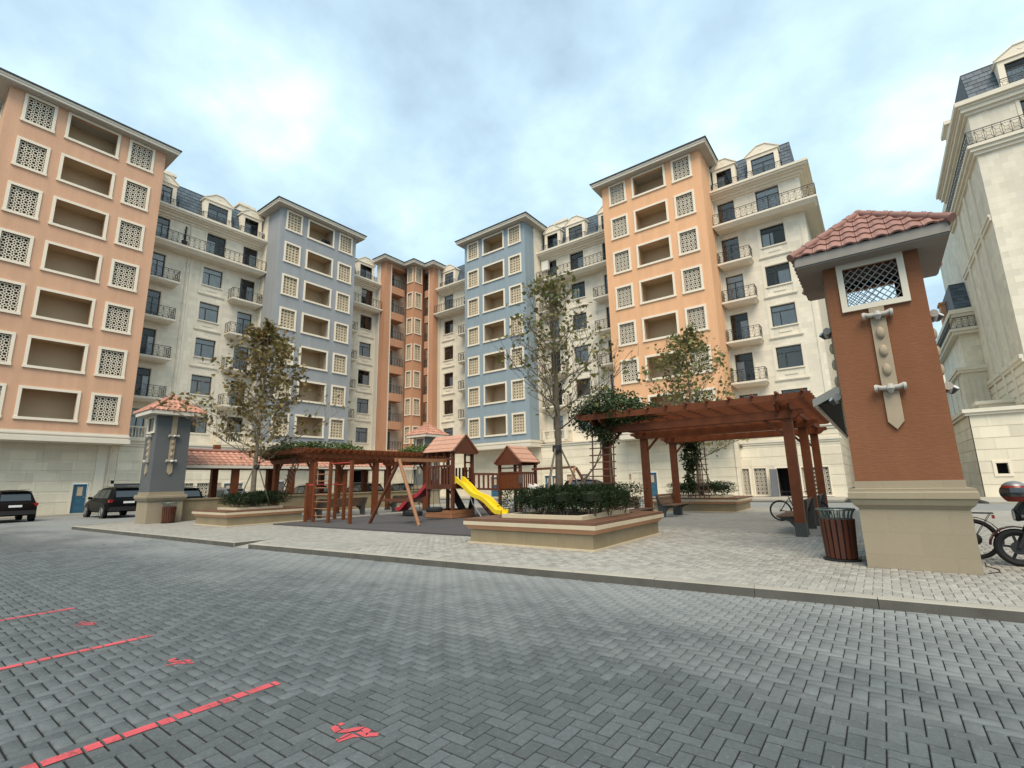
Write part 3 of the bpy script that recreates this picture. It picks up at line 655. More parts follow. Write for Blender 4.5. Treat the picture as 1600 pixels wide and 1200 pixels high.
def tower(side, uc, hw, mat, kind, sd_, label, wingw, lat_mat, zo, base_open, mw=3.02, gap=0.545, sw_=1.65):
    f = fr(side); p = f(uc, 0, 0); T = thing('apartment_tower', label, 'apartment tower', (p[0], p[1], 0), 'projecting apartment towers')
    u0, u1 = uc-hw, uc+hw; t = 0.17; holes = []; wall = MB()
    nL = (4, 5) if kind == 'flower' else (4, 6)
    for k_ in range(1, 8):
        zk = FZ(k_)+1.22
        z0, z1 = zk+zo[0], min(zk+zo[1], 27.99)
        for c, half in ((uc, mw/2), (uc-(mw/2+gap+sw_/2), sw_/2), (uc+(mw/2+gap+sw_/2), sw_/2)):
            a, b = c-half, c+half; holes.append((a+t, b-t, z0+t, z1-t))
            if half == mw/2:
                mb = MB(); surround(mb, f, a, b, z0, z1, 0, t, .07); o = mb.build('loggia_frame', M['frame'], T); inter = MB()
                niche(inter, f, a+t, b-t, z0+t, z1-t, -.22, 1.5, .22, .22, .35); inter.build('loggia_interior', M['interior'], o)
            else:
                o = lat_window(T, f, side, a, b, z0, z1, 0, *nL, t=t, proud=.07, kind=kind, mat=lat_mat)
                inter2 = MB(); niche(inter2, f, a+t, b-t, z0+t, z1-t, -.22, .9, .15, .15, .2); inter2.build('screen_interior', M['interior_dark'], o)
    wall_holes(wall, f, u0, u1, 5.4, 28.02, 0, holes)
    for u in (u0, u1): fquad(wall, f, (u,0,5.4),(u,-sd_,5.4),(u,-sd_,28.02),(u,0,28.02))
    wall.build('wall', M[mat], T)
    mb = MB()
    for u, s_ in ((u0, 1), (u1, -1)): fbox(mb, f, u-s_*0.03, u+s_*.25, -sd_-(-wingw-sd_)-.3, -sd_, 5.4, 28.02)
    mb.build('side_return', M['cream'], T)
    mb = MB(); fbox(mb, f, u0-.12, u1+.12, wingw+.02, .12, 4.78, 5.06); fbox(mb, f, u0-.04, u1+.04, wingw+.04, .045, 5.06, 5.20); fbox(mb, f, u0-.09, u1+.09, wingw+.06, .09, 5.20, 5.30); fbox(mb, f, u0-.03, u1+.03, wingw+.08, .03, 5.30, 5.43)
    mb.build('base_moulding', M['fascia'], T)
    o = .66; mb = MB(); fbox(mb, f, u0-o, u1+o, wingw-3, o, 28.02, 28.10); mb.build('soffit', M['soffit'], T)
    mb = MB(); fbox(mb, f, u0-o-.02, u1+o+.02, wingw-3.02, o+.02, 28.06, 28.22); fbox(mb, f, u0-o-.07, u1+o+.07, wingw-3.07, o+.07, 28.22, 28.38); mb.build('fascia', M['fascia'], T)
    mb = MB(); e_ = o+.16; a, b, c, d = u0-e_, u1+e_, wingw-3.1, e_
    fbox(mb, f, a, b, c, d, 28.38, 28.46); um, wm = (a+b)/2, (c+d)/2
    P = [f(a,c,28.46), f(b,c,28.46), f(b,d,28.46), f(a,d,28.46), f(um,wm-.5,29.6), f(um,wm+.5,29.6)]
    mb.add(P, [(0,1,4),(1,2,5,4),(2,3,5),(3,0,4,5)]); mb.build('roof', M['roofdark'], T)
    bw = -1.75
    mb = MB()
    for u, s_ in ((u0, 1), (u1, -1)): fbox(mb, f, u-s_*.012, u+s_*.20, bw-1.8, bw-.04, 0, 4.77)
    mb.build('base_return', M['trim'], T)
    base_wall(T, f, u0+.02, u1-.02, bw, [q[:4] for q in base_open])
    return T, f

def curtain_bits(parent, f, u0, u1, z0, z1, w, r):
    if r < 0.66:
        mb = MB(); n = 14; a, b = (u0, u1) if r < .28 else ((u0, (u0+u1)/2) if r < .42 else ((u0+u1)/2, u1))
        for i in range(n):
            p, q = a+(b-a)*i/n, a+(b-a)*(i+1)/n; fquad(mb, f, (p,w+.03*(i%2),z0),(q,w+.03*((i+1)%2),z0),(q,w+.03*((i+1)%2),z1),(p,w+.03*(i%2),z1))
        mb.build('curtain', M['curtain'], parent)
    elif r < .72:
        mb = MB(); fbox(mb, f, u0, u1, w, w+.02, z1-(z1-z0)*.45, z1); mb.build('blind', M['curtain'], parent)
def window_unit(parent, f, u0, u1, z0, z1, w, style='win', r=None, rooms=None, name='window'):
    mb = MB(); a = .055; e_ = w-.06
    fbox(mb, f, u0, u0+a, e_-.05, e_, z0, z1); fbox(mb, f, u1-a, u1, e_-.05, e_, z0, z1); fbox(mb, f, u0+a, u1-a, e_-.05, e_, z0, z0+a); fbox(mb, f, u0+a, u1-a, e_-.05, e_, z1-a, z1)
    zt = z0+(z1-z0)*(.72 if style == 'win' else .76); um = u0+(u1-u0)*(.36 if style == 'win' else .5)
    fbox(mb, f, u0+a, u1-a, e_-.05, e_-.002, zt-.03, zt+.03); fbox(mb, f, um-.035, um+.035, e_-.05, e_-.004, z0+a, zt-.03)
    o = mb.build(name, M['winframe'], parent); r = rng.random() if r is None else r
    for (p, q, c, d) in ((u0+a, um-.035, z0+a, zt-.03), (um+.035, u1-a, z0+a, zt-.03), (u0+a, u1-a, zt+.03, z1-a)):
        m2 = MB(); fquad(m2, f, (p,e_-.03,c),(q,e_-.03,c),(q,e_-.03,d),(p,e_-.03,d)); m2.build('pane', M['glassclear' if r < .66 else 'glass'], o)
    curtain_bits(o, f, u0+a, u1-a, z0+a, z1-a if r < .28 else zt, e_-.075, r)
    if rooms is not None: m2 = MB(); niche(m2, f, u0, u1, z0, z1, w-.14, .8); m2.build('room_interior', M['dark'], o)
    return o
def balcony(parent, f, u0, u1, w0, w1, z, h=.95, left=True, right=True, stone_=False, thick=.36):
    mb = MB(); fbox(mb, f, u0, u1, w0, w1, z-.15, z); fbox(mb, f, u0+.06, u1-.06, w0, w1-.06, z-.22, z-.15)
    n = 3
    P = [f(u0+.08,w0,z-.22), f(u1-.08,w0,z-.22), f(u1-.08,w1-.08,z-.22), f(u0+.08,w1-.08,z-.22), f(u0+.22,w0,z-thick), f(u1-.22,w0,z-thick), f(u1-.22,w1-.30,z-thick), f(u0+.22,w1-.30,z-thick)]
    mb.add(P, [(0,1,5,4),(1,2,6,5),(2,3,7,6),(3,0,4,7),(4,5,6,7)])
    o = mb.build('balcony', M['trim'], parent); mb = MB(); i = .07
    runs = [(f(u0+i,w1-i,0), f(u1-i,w1-i,0))]
    if left: runs.append((f(u0+i,w0,0), f(u0+i,w1-i,0)))
    if right: runs.append((f(u1-i,w1-i,0), f(u1-i,w0,0)))
    if not stone_:
        for p, q in runs: railing(mb, p, q, z, h)
        mb.build('railing', M['iron'], o)
    else:
        ends = set()
        for p, q in runs:
            p, q = Vector(p), Vector(q); L_ = (q-p).length; d = (q-p)/L_
            mb.bar(p+Vector((0,0,z+h-.05)), q+Vector((0,0,z+h-.05)), .17, .10); mb.bar(p+Vector((0,0,z+.06)), q+Vector((0,0,z+.06)), .15, .12)
            for t_ in np.arange(.12, L_, .20): mb.lathe(p+d*t_+Vector((0,0,z)), [(.03,.12),(.055,.28),(.03,.5),(.035,.7),(.03,h-.1)], 6, caps=False)
            ends |= {(round(e_.x,3), round(e_.y,3)) for e_ in (p, q)}
        for ex, ey in ends: mb.box(ex-.12, ex+.12, ey-.12, ey+.12, z, z+h+.02)
        mb.build('balustrade', M['trim'], o)
    return o
def mansard(parent, f, u0, u1, w, z0=25.28, z1=28.25, back=1.05):
    mb = MB(); rows = 8; nu = max(2, int((u1-u0)/.42))
    for j in range(rows):
        za_, zb_ = z0+(z1-z0)*j/rows, z0+(z1-z0)*(j+1)/rows; wa, wb = w-back*j/rows, w-back*(j+1)/rows
        off = .5 if j % 2 else 0
        for i in range(nu+1):
            a, b = u0+(u1-u0)*max(0, i-off)/nu, u0+(u1-u0)*min(nu, i+1-off)/nu
            if b-a < .02: continue
            l_ = .05+rng.uniform(0, .014); g_ = .008
            mb.add([f(a+g_,wa+l_,za_-.03), f(b-g_,wa+l_,za_-.03), f(b-g_,wb+.012,zb_), f(a+g_,wb+.012,zb_), f(a+g_,wa,za_-.03), f(b-g_,wa,za_-.03)], [(0,1,2,3),(0,4,5,1)])
    mb.build('mansard_slates', M['slate'], parent, kind='stuff')
    mb = MB(); fquad(mb, f, (u0,w-.02,z0-.03),(u1,w-.02,z0-.03),(u1,w-back-.02,z1),(u0,w-back-.02,z1)); fbox(mb, f, u0, u1, w-6, w-back+.02, z1-.02, z1+.10)
    for u in (u0, u1): mb.add([f(u,w-.02,z0-.03), f(u,w-back,z1), f(u,w-6,z1), f(u,w-6,z0-.03)], [(0,1,2,3)])
    mb.build('mansard_roof', M['roofdark'], parent)
def dormer(parent, f, u0, u1, w, rooms, style='door', z0=25.25, hgt=2.35):
    """u0,u1 = outer width; the jambs flare at the foot"""
    mb = MB(); j = .30; zt = z0+hgt; um = (u0+u1)/2; fl = .16
    for s_, u in ((1, u0), (-1, u1)):
        mb.prism([f(u-s_*fl, w+.10, z0), f(u+s_*j, w+.10, z0), f(u+s_*j, w+.10, zt-.3), f(u, w+.10, zt-.3), f(u-s_*.02, w+.10, z0+1.1)], Vector(f(0,-1.3,0))-Vector(f(0,0,0)))
    fbox(mb, f, u0, u1, w-1.2, w+.10, zt-.3, zt)
    pk = zt+.72; sh = .28
    mb.prism([f(u0-.10, w+.14, zt), f(u1+.10, w+.14, zt), f(u1+.10, w+.14, zt+.10), f(um+(u1-um)*sh, w+.14, pk), f(um-(u1-um)*sh, w+.14, pk), f(u0-.10, w+.14, zt+.10)], Vector(f(0,-1.6,0))-Vector(f(0,0,0)))
    for a, b in (((u0-.14, zt+.10), (um-(u1-um)*sh, pk+.02)), ((um+(u1-um)*sh, pk+.02), (u1+.14, zt+.10)), ((um-(u1-um)*sh, pk+.02), (um+(u1-um)*sh, pk+.02))):
        mb.bar(f(a[0], w+.13, a[1]), f(b[0], w+.13, b[1]), .14, .06)
    mb.bar(f(u0-.12, w+.15, zt), f(u1+.12, w+.15, zt), .08, .06)
    mb.bar(f(um-.16, w+.145, zt+.42), f(um, w+.145, zt+.30), .02, .04); mb.bar(f(um, w+.145, zt+.30), f(um+.16, w+.145, zt+.42), .02, .04)
    mb.build('dormer', M['frame'], parent)
    window_unit(parent, f, u0+j, u1-j, z0+.02, zt-.3, w+.06, style, rooms=rooms)
def wing(side, u0, u1, wallw, doors, wins, label, dormers, d6=(), base=None, level1=True, endR=False, loc_u=None, l6=None, chim=()):
    f = fr(side); p = f((u0+u1)/2, wallw, 0); T = thing('apartment_wing', label, 'apartment wing', (p[0], p[1], 0), 'stone apartment wings')
    rooms = MB(); holes = []; wall = MB()
    for k_ in range(1, 7):
        z = FZ(k_)
        for (a, b, ba, bb) in doors:
            holes.append((a, b, z+.05, z+2.42)); window_unit(T, f, a, b, z+.05, z+2.42, wallw-.10, 'door', rooms=rooms)
            if k_ < 6 and ba is not None: balcony(T, f, ba, bb, wallw, wallw+1.05, z, stone_=(k_ == 1))
        for (a, b) in wins:
            za_ = z+.05 if k_ == 6 else z+.80
            holes.append((a, b, za_, z+2.45)); window_unit(T, f, a, b, za_, z+2.45, wallw-.10, 'door' if k_ == 6 else 'win', rooms=rooms)
            if 1 < k_ < 6:
                mb = MB(); c, d = a-.24, b+.24
                fbox(mb, f, c, a-.03, wallw-.02, wallw+.035, z+.02, z+2.62); fbox(mb, f, b+.03, d, wallw-.02, wallw+.035, z+.02, z+2.62); fbox(mb, f, a-.03, b+.03, wallw-.02, wallw+.034, z+2.48, z+2.62)
                fbox(mb, f, a-.10, b+.10, wallw-.02, wallw+.09, z+.70, z+.80); fbox(mb, f, c-.06, d+.06, wallw-.02, wallw+.11, z-.10, z-.01); fbox(mb, f, c-.03, d+.03, wallw-.02, wallw+.07, z-.17, z-.10)
                um = (a+b)/2; fbox(mb, f, um-.42, um+.42, wallw-.02, wallw+.04, z+.28, z+.44)
                mb.build('window_surround', M['trim'], T)
            elif k_ in (1, 6):
                mb = MB(); surround(mb, f, a-.16, b+.16, za_-.12, z+2.58, wallw, .13, .04, .02); mb.build('window_surround', M['trim'], T)
        for (a, b, ba, bb) in doors:
            mb = MB(); surround(mb, f, a-.15, b+.15, z-.08, z+2.56, wallw, .12, .035, 0); mb.build('window_surround', M['trim'], T)
    wall_holes(wall, f, u0, u1, 4.7, 25.0, wallw, holes, .16)
    if endR:
        fquad(wall, f, (u1,wallw,0),(u1,wallw-14,0),(u1,wallw-14,25),(u1,wallw,25))
    wall.build('wall', M['cream'], T)
    # thin pilaster strips and a string course
    mb = MB()
    for u in ([u0+.12, u1-.12] if not endR else [u0+.12, u1-.30]): fbox(mb, f, u-.10, u+.10, wallw-.02, wallw+.05, 5.0, 21.5)
    fbox(mb, f, u0, u1, wallw-.02, wallw+.07, 5.16, 5.34); fbox(mb, f, u0, u1, wallw-.02, wallw+.12, 5.02, 5.16)
    mb.build('pilaster', M['trim'], T)
    x = .62 if endR else 0
    la, lb = l6 or (u0, u1)
    # level six: one long balcony; level seven: cornice, slates, dormers
    balcony(T, f, la+.01, lb+(1.0 if endR else -.01), wallw, wallw+1.28, FZ(6), left=False, right=endR, thick=.42)
    mb = MB()
    for (w1, za_, zb_) in ((.16,24.45,24.62),(.38,24.62,24.80),(.62,24.80,24.92),(.86,24.92,25.06),(.96,25.06,25.25)):
        fbox(mb, f, u0+.01, u1+(w1*.8 if endR else -.01), wallw-.3, wallw+w1, za_, zb_)
        if endR: fbox(mb, f, u1-.2, u1+w1*.8, wallw-14, wallw-.3, za_, zb_)
    mb.build('cornice', M['trim'], T)
    if endR:
        mb = MB()
        fbox(mb, f, u1, u1+1.0, wallw-14, wallw, FZ(6)-.22, FZ(6)); fbox(mb, f, u1, u1+.75, wallw-14, wallw, FZ(6)-.42, FZ(6)-.22); mb.build('balcony_slab', M['trim'], T)
    mansard(T, f, u0, u1-(.35 if endR else 0), wallw-.05)
    for (a, b, st) in dormers:
        dormer(T, f, a, b, wallw-.12, rooms=(rm := MB()), style=st); pass
        mb = MB(); i = .15; q0, q1, wr = a-i, b+i, wallw+.34
        railing(mb, f(q0,wr,0), f(q1,wr,0), 25.25, .85); railing(mb, f(q0,wallw-.05,0), f(q0,wr,0), 25.25, .85); railing(mb, f(q1,wr,0), f(q1,wallw-.05,0), 25.25, .85); mb.build('railing', M['iron'], T)
    for (a, b) in chim:
        mb = MB(); fbox(mb, f, a, b, wallw-2.2, wallw-1.3, 27.5, 29.1); fbox(mb, f, a-.12, b+.12, wallw-2.32, wallw-1.18, 29.1, 29.32); fbox(mb, f, a+.15, b-.15, wallw-2.1, wallw-1.4, 29.32, 29.5); mb.build('chimney', M['trim'], T)
    # ground floor and its ledge
    if base:
        bw, b0, b1, ops = base
        base_wall(T, f, b0, b1, bw, [q[:4] for q in ops])
        mb = MB(); fbox(mb, f, b0, b1, wallw-.1, bw+.06, 4.76, 4.96); fbox(mb, f, b0, b1, wallw-.1, bw+.14, 4.96, 5.06); mb.build('base_cornice', M['fascia'], T)
    return T, f

BW = -1.75
Lf, Rf = fr('L'), fr('R')
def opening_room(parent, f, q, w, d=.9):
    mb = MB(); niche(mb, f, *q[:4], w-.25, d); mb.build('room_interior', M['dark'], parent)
def open_lat(parent, f, side, q, w, nx, nz):
    opening_room(parent, f, q, w, .6); lat_window(parent, f, side, q[0]-.09, q[1]+.09, q[2]-.09, q[3]+.09, w, nx, nz, t=.09, proud=.04)

# left wing: orange tower, wing, blue tower, corner wing
d1 = (8.97, 9.80, 0.0, 2.10)
T, f = tower('L', 6.78, 4.43, 'orange2', 'flower', 2.4, 'salmon orange tower at the far left with cream framed open loggias', -3.35, 'lattice', (-.54, 1.585), [d1])
panel_door(T, f, d1[0], d1[1], BW, d1[3]); mb = MB(); fbox(mb, f, 10.0, 10.55, BW-.02, BW+.10, 0, 4.76); mb.build('pilaster', M['trim'], T); pipe(T, f, 10.75, BW, 0.1, 4.7)
dl = (22.4, 23.9, 0, 2.1)
T, f = tower('L', 25.0, 4.15, 'blue2', 'grid', 2.5, 'grey blue tower on the left wing rising behind the leafy tree', -3.35, 'lattice2', (-.585, 1.505), [dl], mw=2.99, gap=.558, sw_=1.64)
panel_door(T, f, *dl[:2], BW, dl[3], 'greydoor')
mb = MB(); fbox(mb, f, 25.75, 26.5, -1.1, -.8, 26.35, 26.95); o = mb.build('air_conditioner', M['lampgrey'], T); mb = MB(); mb.lathe(f(26.05, -.79, 26.65), [(.22,-.005),(.22,.01)], 14, 'X'); mb.build('fan_grille', M['plastic'], o)
g0 = (11.0, 13.0, 0, 2.05); w1_ = (15.5, 16.33, .95, 2.0); w2_ = (16.6, 17.5, .55, 2.0); dd = (18.63, 20.2, 0, 2.0)
T, f = wing('L', 11.2, 20.85, -3.35, [(12.02, 13.0, 11.25, 13.95), (19.1, 20.42, 18.1, 20.8)], [(15.93, 17.52)], 'cream stone wing between the salmon tower and the grey blue tower', [(11.4, 13.2, 'door'), (15.45, 17.75, 'door'), (18.7, 20.6, 'door')], base=(BW, 11.21, 20.84, [g0, w1_, w2_, dd]), chim=[(11.6, 13.3), (18.9, 20.3)])
opening_room(T, f, g0, BW); mb = MB(); fbox(mb, f, g0[0], g0[1], BW-.3, BW-.22, 0, g0[3]-.0)
for z in (.5, 1.0, 1.5): fbox(mb, f, g0[0]+.1, g0[1]-.1, BW-.22, BW-.20, z-.02, z+.02)
mb.build('garage_door', M['greydoor'], T)
open_lat(T, f, 'L', w1_, BW, 3, 4); open_lat(T, f, 'L', w2_, BW, 3, 5); lamp_plaque(T, f, 17.95, 18.4, 1.55, 2.0, BW); panel_door(T, f, dd[0], (dd[0]+dd[1])/2, BW, dd[3], 'greydoor'); panel_door(T, f, (dd[0]+dd[1])/2, dd[1], BW, dd[3], 'greydoor')
pipe(T, f, 14.6, -3.35, 5.4, 24.5, 'fascia'); mb = MB(); fbox(mb, f, 14.85, 15.05, -3.37, -3.28, 5.3, 21.5); mb.build('pilaster', M['trim'], T)
q1, q2 = (29.67, 30.4, 0, 3.3), (31.4, 33.8, 0, 3.3)
T, f = wing('L', 29.15, 34.6, -3.35, [(29.9, 31.0, 29.2, 31.55)], [(32.5, 34.08)], 'narrow cream wing squeezed between the grey blue tower and the corner tower', [(31.9, 34.2, 'door')], base=(-2.35, 29.15, 39.46, [q1, q2]), chim=[(30.2, 31.4)])
opening_room(T, f, q1, -2.35, 2.5); opening_room(T, f, q2, -2.35, 2.5)
# stub of the wing that runs on past the left edge
T, f = wing('L', -6, 2.33, -3.35, [(-.5, .6, -1.2, 1.4)], [(-4, -2.4)], 'cream wing running on past the salmon tower, outer left end', [(-4.3, -2.1, 'door')], base=(BW, -6, 2.33, []))

# right wing
T, f = wing('R', -41.2, -34.43, -3.03, [(-36.6, -35.4, -37.4, -34.5)], [(-40.62, -39.1)], 'narrow cream wing between the corner tower and the bright blue tower', [(-40.9, -38.8, 'door')], base=(BW, -45.02, -34.43, [(-41.6, -39.9, 0, 3.0)]))
opening_room(T, f, (-41.6, -39.9, 0, 3.0), BW, 1.5); mb = MB(); fbox(mb, f, -40.75, -39.95, BW-.4, BW-.3, 0, 2.9); mb.build('garage_door', M['greydoor'], T)
T, f = tower('R', -30.27, 4.15, 'blue', 'grid', 1.65, 'bright blue tower on the right wing with sand coloured screens', -3.03, 'lattice2', (-.585, 1.505), [(-32.5, -31.3, 0, 2.1)], mw=2.99, gap=.558, sw_=1.64)
panel_door(T, f, -32.5, -31.3, BW, 2.1)
dR = (-25.8, -24.3, 0, 2.06); la_, lb_ = (-23.3, -22.4, .75, 2.1), (-21.85, -20.95, .75, 2.1)
T, f = wing('R', -26.1, -17.25, -3.03, [(-25.4, -24.25, -25.95, -23.3), (-18.95, -17.85, -19.8, -17.35)], [(-22.63, -21.09)], 'cream stone wing between the bright blue tower and the bright orange tower', [(-25.6, -23.7, 'door'), (-22.95, -20.75, 'door'), (-19.2, -17.5, 'door')], base=(BW, -26.1, -17.25, [dR, la_, lb_]), chim=[(-25.0, -23.5)])
um = (dR[0]+dR[1])/2; panel_door(T, f, dR[0], um, BW, dR[3]); panel_door(T, f, um, dR[1], BW, dR[3]); open_lat(T, f, 'R', la_, BW, 3, 5); open_lat(T, f, 'R', lb_, BW, 3, 5)
pipe(T, f, -26.0, BW, .1, 4.7); mb = MB(); fbox(mb, f, -25.85, -25.05, -3.03+.05, -3.03+.42, 23.3, 24.3); mb.build('air_conditioner', M['whitep'], T)
dA, dB = (-17.52, -16.55, 0, 2.1), (-15.75, -14.8, 0, 2.1)
T, f = tower('R', -12.85, 4.40, 'orange', 'flower', 2.6, 'bright orange tower on the right wing above the timber pergola', -3.03, 'lattice', (-.54, 1.585), [dB])
panel_door(T, f, *dB[:2], BW, dB[3]); panel_door(T, f, -16.9, -16.0, BW+.03, 2.1); lamp_plaque(T, f, -17.2, -16.95, 1.55, 2.0, BW); pipe(T, f, -8.6, BW, .1, 4.7)
mb = MB(); fbox(mb, f, -15.95, -15.8, BW-.02, BW+.1, 0, 4.76); mb.build('pilaster', M['trim'], T)
RB = -2.5
ops = [(-8.42, -7.96, .22, 2.15), (-7.62, -6.80, .22, 2.15), (-6.1, -5.2, 0, 2.12), (-4.53, -3.65, .22, 2.12), (-3.45, -2.9, .22, 2.12)]
T, f = wing('R', -8.45, -2.05, -3.03, [(-8.15, -6.85, -8.42, -5.9)], [(-5.2, -3.53)], 'cream stone wing at the right end with an open side door', [(-8.25, -6.45, 'door'), (-5.5, -3.2, 'door')], base=(RB, -8.45, -2.0, ops), endR=True)
for q, nx in ((ops[0], 2), (ops[1], 3), (ops[3], 3), (ops[4], 2)): open_lat(T, f, 'R', q, RB, nx, 7)
opening_room(T, f, ops[2], RB, 1.5); mb = MB(); mb.bar(f(-6.12, RB+.0, 1.06), f(-6.45, RB+.75, 1.06), .05, 2.0); mb.build('door', M['greydoor'], T)
mb = MB(); surround(mb, f, -6.22, -5.08, -.1, 2.24, RB, .12, .03, 0); mb.build('door_frame', M['frame'], T)
mb = MB(); mb.lathe(f(-8.3, RB+.06, 3.82), [(.11,-.06),(.11,.05),(.06,.06)], 14, 'Y'); mb.build('wall_lamp', M['lampgrey'], T)
fS = lambda u, w, z: (-2.0+w, u, z)
base_wall(T, fS, 40.25, 54.5, 0.0, [], cmat='block')
mb = MB(); fbox(mb, f, -8.4, -1.88, RB-.02, RB+.12, 4.0, 4.18); fbox(mb, f, -8.4, -1.94, RB-.02, RB+.06, 3.86, 4.0); mb.build('string_course', M['trim'], T)

# corner tower: two boxes and a middle pier, open balconies between
T = thing('apartment_tower', 'deep orange zigzag tower in the inner corner with stacked balconies', 'apartment tower', (-43, 38, 0), 'projecting apartment towers')
def vq(mb, a, b, z0, z1): mb.quad((*a,z0),(*b,z0),(*b,z1),(*a,z1))
zt = 28.02; mb = MB()
vq(mb, (-45.3,34.6),(-44.4,34.6),5.0,zt); vq(mb, (-44.4,34.6),(-44.4,35.5),5.0,zt); vq(mb, (-44.4,35.5),(-46,35.5),5.0,zt)
vq(mb, (-41.9,39.4),(-41.2,39.4),5.0,zt); vq(mb, (-41.2,39.4),(-41.2,40.2),5.0,zt); vq(mb, (-41.9,39.4),(-41.9,41.0),5.0,zt)
fa = lambda u, w, z: (u, 37.6-w, z); fb = lambda u, w, z: (-42.7+w, u, z)
ha = [(-43.75,-42.98,FZ(k_)+.80,FZ(k_)+2.62) for k_ in range(1,8)]; hb = [(37.88,38.72,FZ(k_)+.80,FZ(k_)+2.62) for k_ in range(1,8)]
wall_holes(mb, fa, -44.0, -42.7, 5.0, zt, 0, ha, .2); wall_holes(mb, fb, 37.6, 39.05, 5.0, zt, 0, hb, .2)
vq(mb, (-44.0,37.6),(-44.0,41),5.0,zt); vq(mb, (-42.7,39.05),(-46,39.05),5.0,zt)
for k_ in range(1, 9):                                      # storey bands across the balconies
    z = FZ(k_); z1 = z+.02 if k_ < 8 else zt
    mb.box(-46,-44.42,35.5,37.62,z-.92,min(z,zt)); mb.box(-42.72,-41.9,39.42,41,z-.92,min(z,zt))
mb.build('wall', M['orange3'], T)
mb = MB(); vq(mb, (-46.0,34.58),(-45.3,34.58),5.0,zt); vq(mb, (-41.18,40.2),(-41.18,40.8),5.0,zt)
mb.box(-44.42,-44.34,35.42,35.54,5.0,zt); mb.box(-41.98,-41.88,39.34,39.42,5.0,zt); mb.build('trim', M['fascia'], T)
mb = MB(); vq(mb, (-45.9,35.4),(-45.9,42),5,zt); vq(mb, (-46.5,40.95),(-41.0,40.95),5,zt); mb.build('balcony_back_wall', M['cream'], T)
rooms = MB()
for k_ in range(1, 8):
    z = FZ(k_)
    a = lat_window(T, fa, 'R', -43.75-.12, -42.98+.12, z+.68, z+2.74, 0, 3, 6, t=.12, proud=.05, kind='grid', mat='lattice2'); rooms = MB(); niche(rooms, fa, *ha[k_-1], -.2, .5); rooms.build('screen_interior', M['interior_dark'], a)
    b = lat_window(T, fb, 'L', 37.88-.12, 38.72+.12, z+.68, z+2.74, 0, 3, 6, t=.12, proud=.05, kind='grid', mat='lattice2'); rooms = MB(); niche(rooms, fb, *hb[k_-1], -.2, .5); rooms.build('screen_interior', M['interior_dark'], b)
    fc = lambda u, w, z: (-45.88+w, u, z); window_unit(T, fc, 36.1, 37.1, z+.05, z+2.2, .08, 'door', name='balcony_door')
    fd = lambda u, w, z: (u, 40.88-w, z); window_unit(T, fd, -42.5, -42.0, z+.05, z+2.2, .08, 'door', name='balcony_door')
    mb = MB(); railing(mb, (-44.45,35.55,0),(-44.45,37.58,0), z, .95); railing(mb, (-42.68,39.47,0),(-41.95,39.47,0), z, .95); mb.build('railing', M['iron'], T)
oc = [(-46.2,33.95),(-43.75,33.95),(-43.75,36.95),(-42.05,36.95),(-42.05,38.75),(-40.55,38.75),(-40.55,41.2),(-46.2,46)]
def off(pl_, d): return [(x+d, y-d) for x, y in pl_]
MB().prism([(x,y,28.02) for x,y in oc], (0,0,.06)).build('soffit', M['soffit'], T)
mb = MB(); mb.prism([(x,y,28.08) for x,y in off(oc,.02)], (0,0,.15)); mb.prism([(x,y,28.23) for x,y in off(oc,.07)], (0,0,.16)); mb.build('fascia', M['fascia'], T)
mb = MB(); o2 = off(oc,.15); mb.prism([(x,y,28.39) for x,y in o2], (0,0,.08)); n = len(o2)
mb.add([(x,y,28.47) for x,y in o2]+[(-46,41,29.4)], [(i,(i+1)%n,n) for i in range(n)]); mb.build('roof', M['roofdark'], T)
mb = MB()
for a, b in (((-46,34.5),(-44.3,34.5)),((-44.3,34.5),(-44.3,37.5)),((-44.3,37.5),(-42.6,37.5)),((-42.6,37.5),(-42.6,39.3)),((-42.6,39.3),(-41.1,39.3)),((-41.1,39.3),(-41.1,40.7))): mb.bar((*a,4.95),(*b,4.95),.2,.3)
mb.build('base_moulding', M['fascia'], T)

# far right: corner block on a stone podium
T = thing('apartment_block', 'tall cream corner block at the right edge above a stone podium', 'apartment block', (10, 46, 0))
fY = lambda u, w, z: (u, 40.0-w, z); fX = lambda u, w, z: (4.65-w, u, z)
pc = [0, .80, 1.48, 2.16, 2.84, 3.52, 4.2, 4.9]
ow = (5.42, 5.90, 1.42, 2.02)
base_wall(T, fY, 4.65, 22, 0, [ow], 4.9, courses=pc); base_wall(T, fX, 40.0, 64, 0, [], 4.9, courses=pc)
opening_room(T, fY, ow, 0, .5); mb = MB(); surround(mb, fY, ow[0]-.16, ow[1]+.16, ow[2]-.16, ow[3]+.16, 0, .14, .04, 0); mb.build('window_frame', M['frame'], T)
mb = MB(); mb.box(4.50,22,39.85,64,4.9,5.06); mb.box(4.40,22,39.75,64,5.06,5.28); mb.build('podium_cornice', M['trim'], T)
by, bx = 40.35, 7.66
fY2 = lambda u, w, z: (u, by-w, z); fX2 = lambda u, w, z: (bx-w, u, z)
rooms = MB(); hs = [(10.05, 11.8, FZ(6)+.05, FZ(6)+2.42)]; mb = MB(); wall_holes(mb, fY2, bx, 24, 5.28, 25.0, 0, hs, .2); wall_holes(mb, fX2, by, 64, 5.28, 25.0, 0, [], .2); mb.build('wall', M['cream'], T)
window_unit(T, fY2, *hs[0], -.1, 'door', rooms=rooms)
mb = MB(); surround(mb, fY2, 9.85, 12.0, FZ(6)-.1, FZ(6)+2.6, 0, .14, .04, 0); mb.build('window_surround', M['trim'], T)
mb = MB()
for (w1, za_, zb_) in ((.15,24.4,24.6),(.33,24.6,24.85),(.42,24.85,25.0),(.60,25.0,25.3)): mb.box(bx-w1,24,by-w1,53.4,za_,zb_)
mb.build('cornice', M['trim'], T)
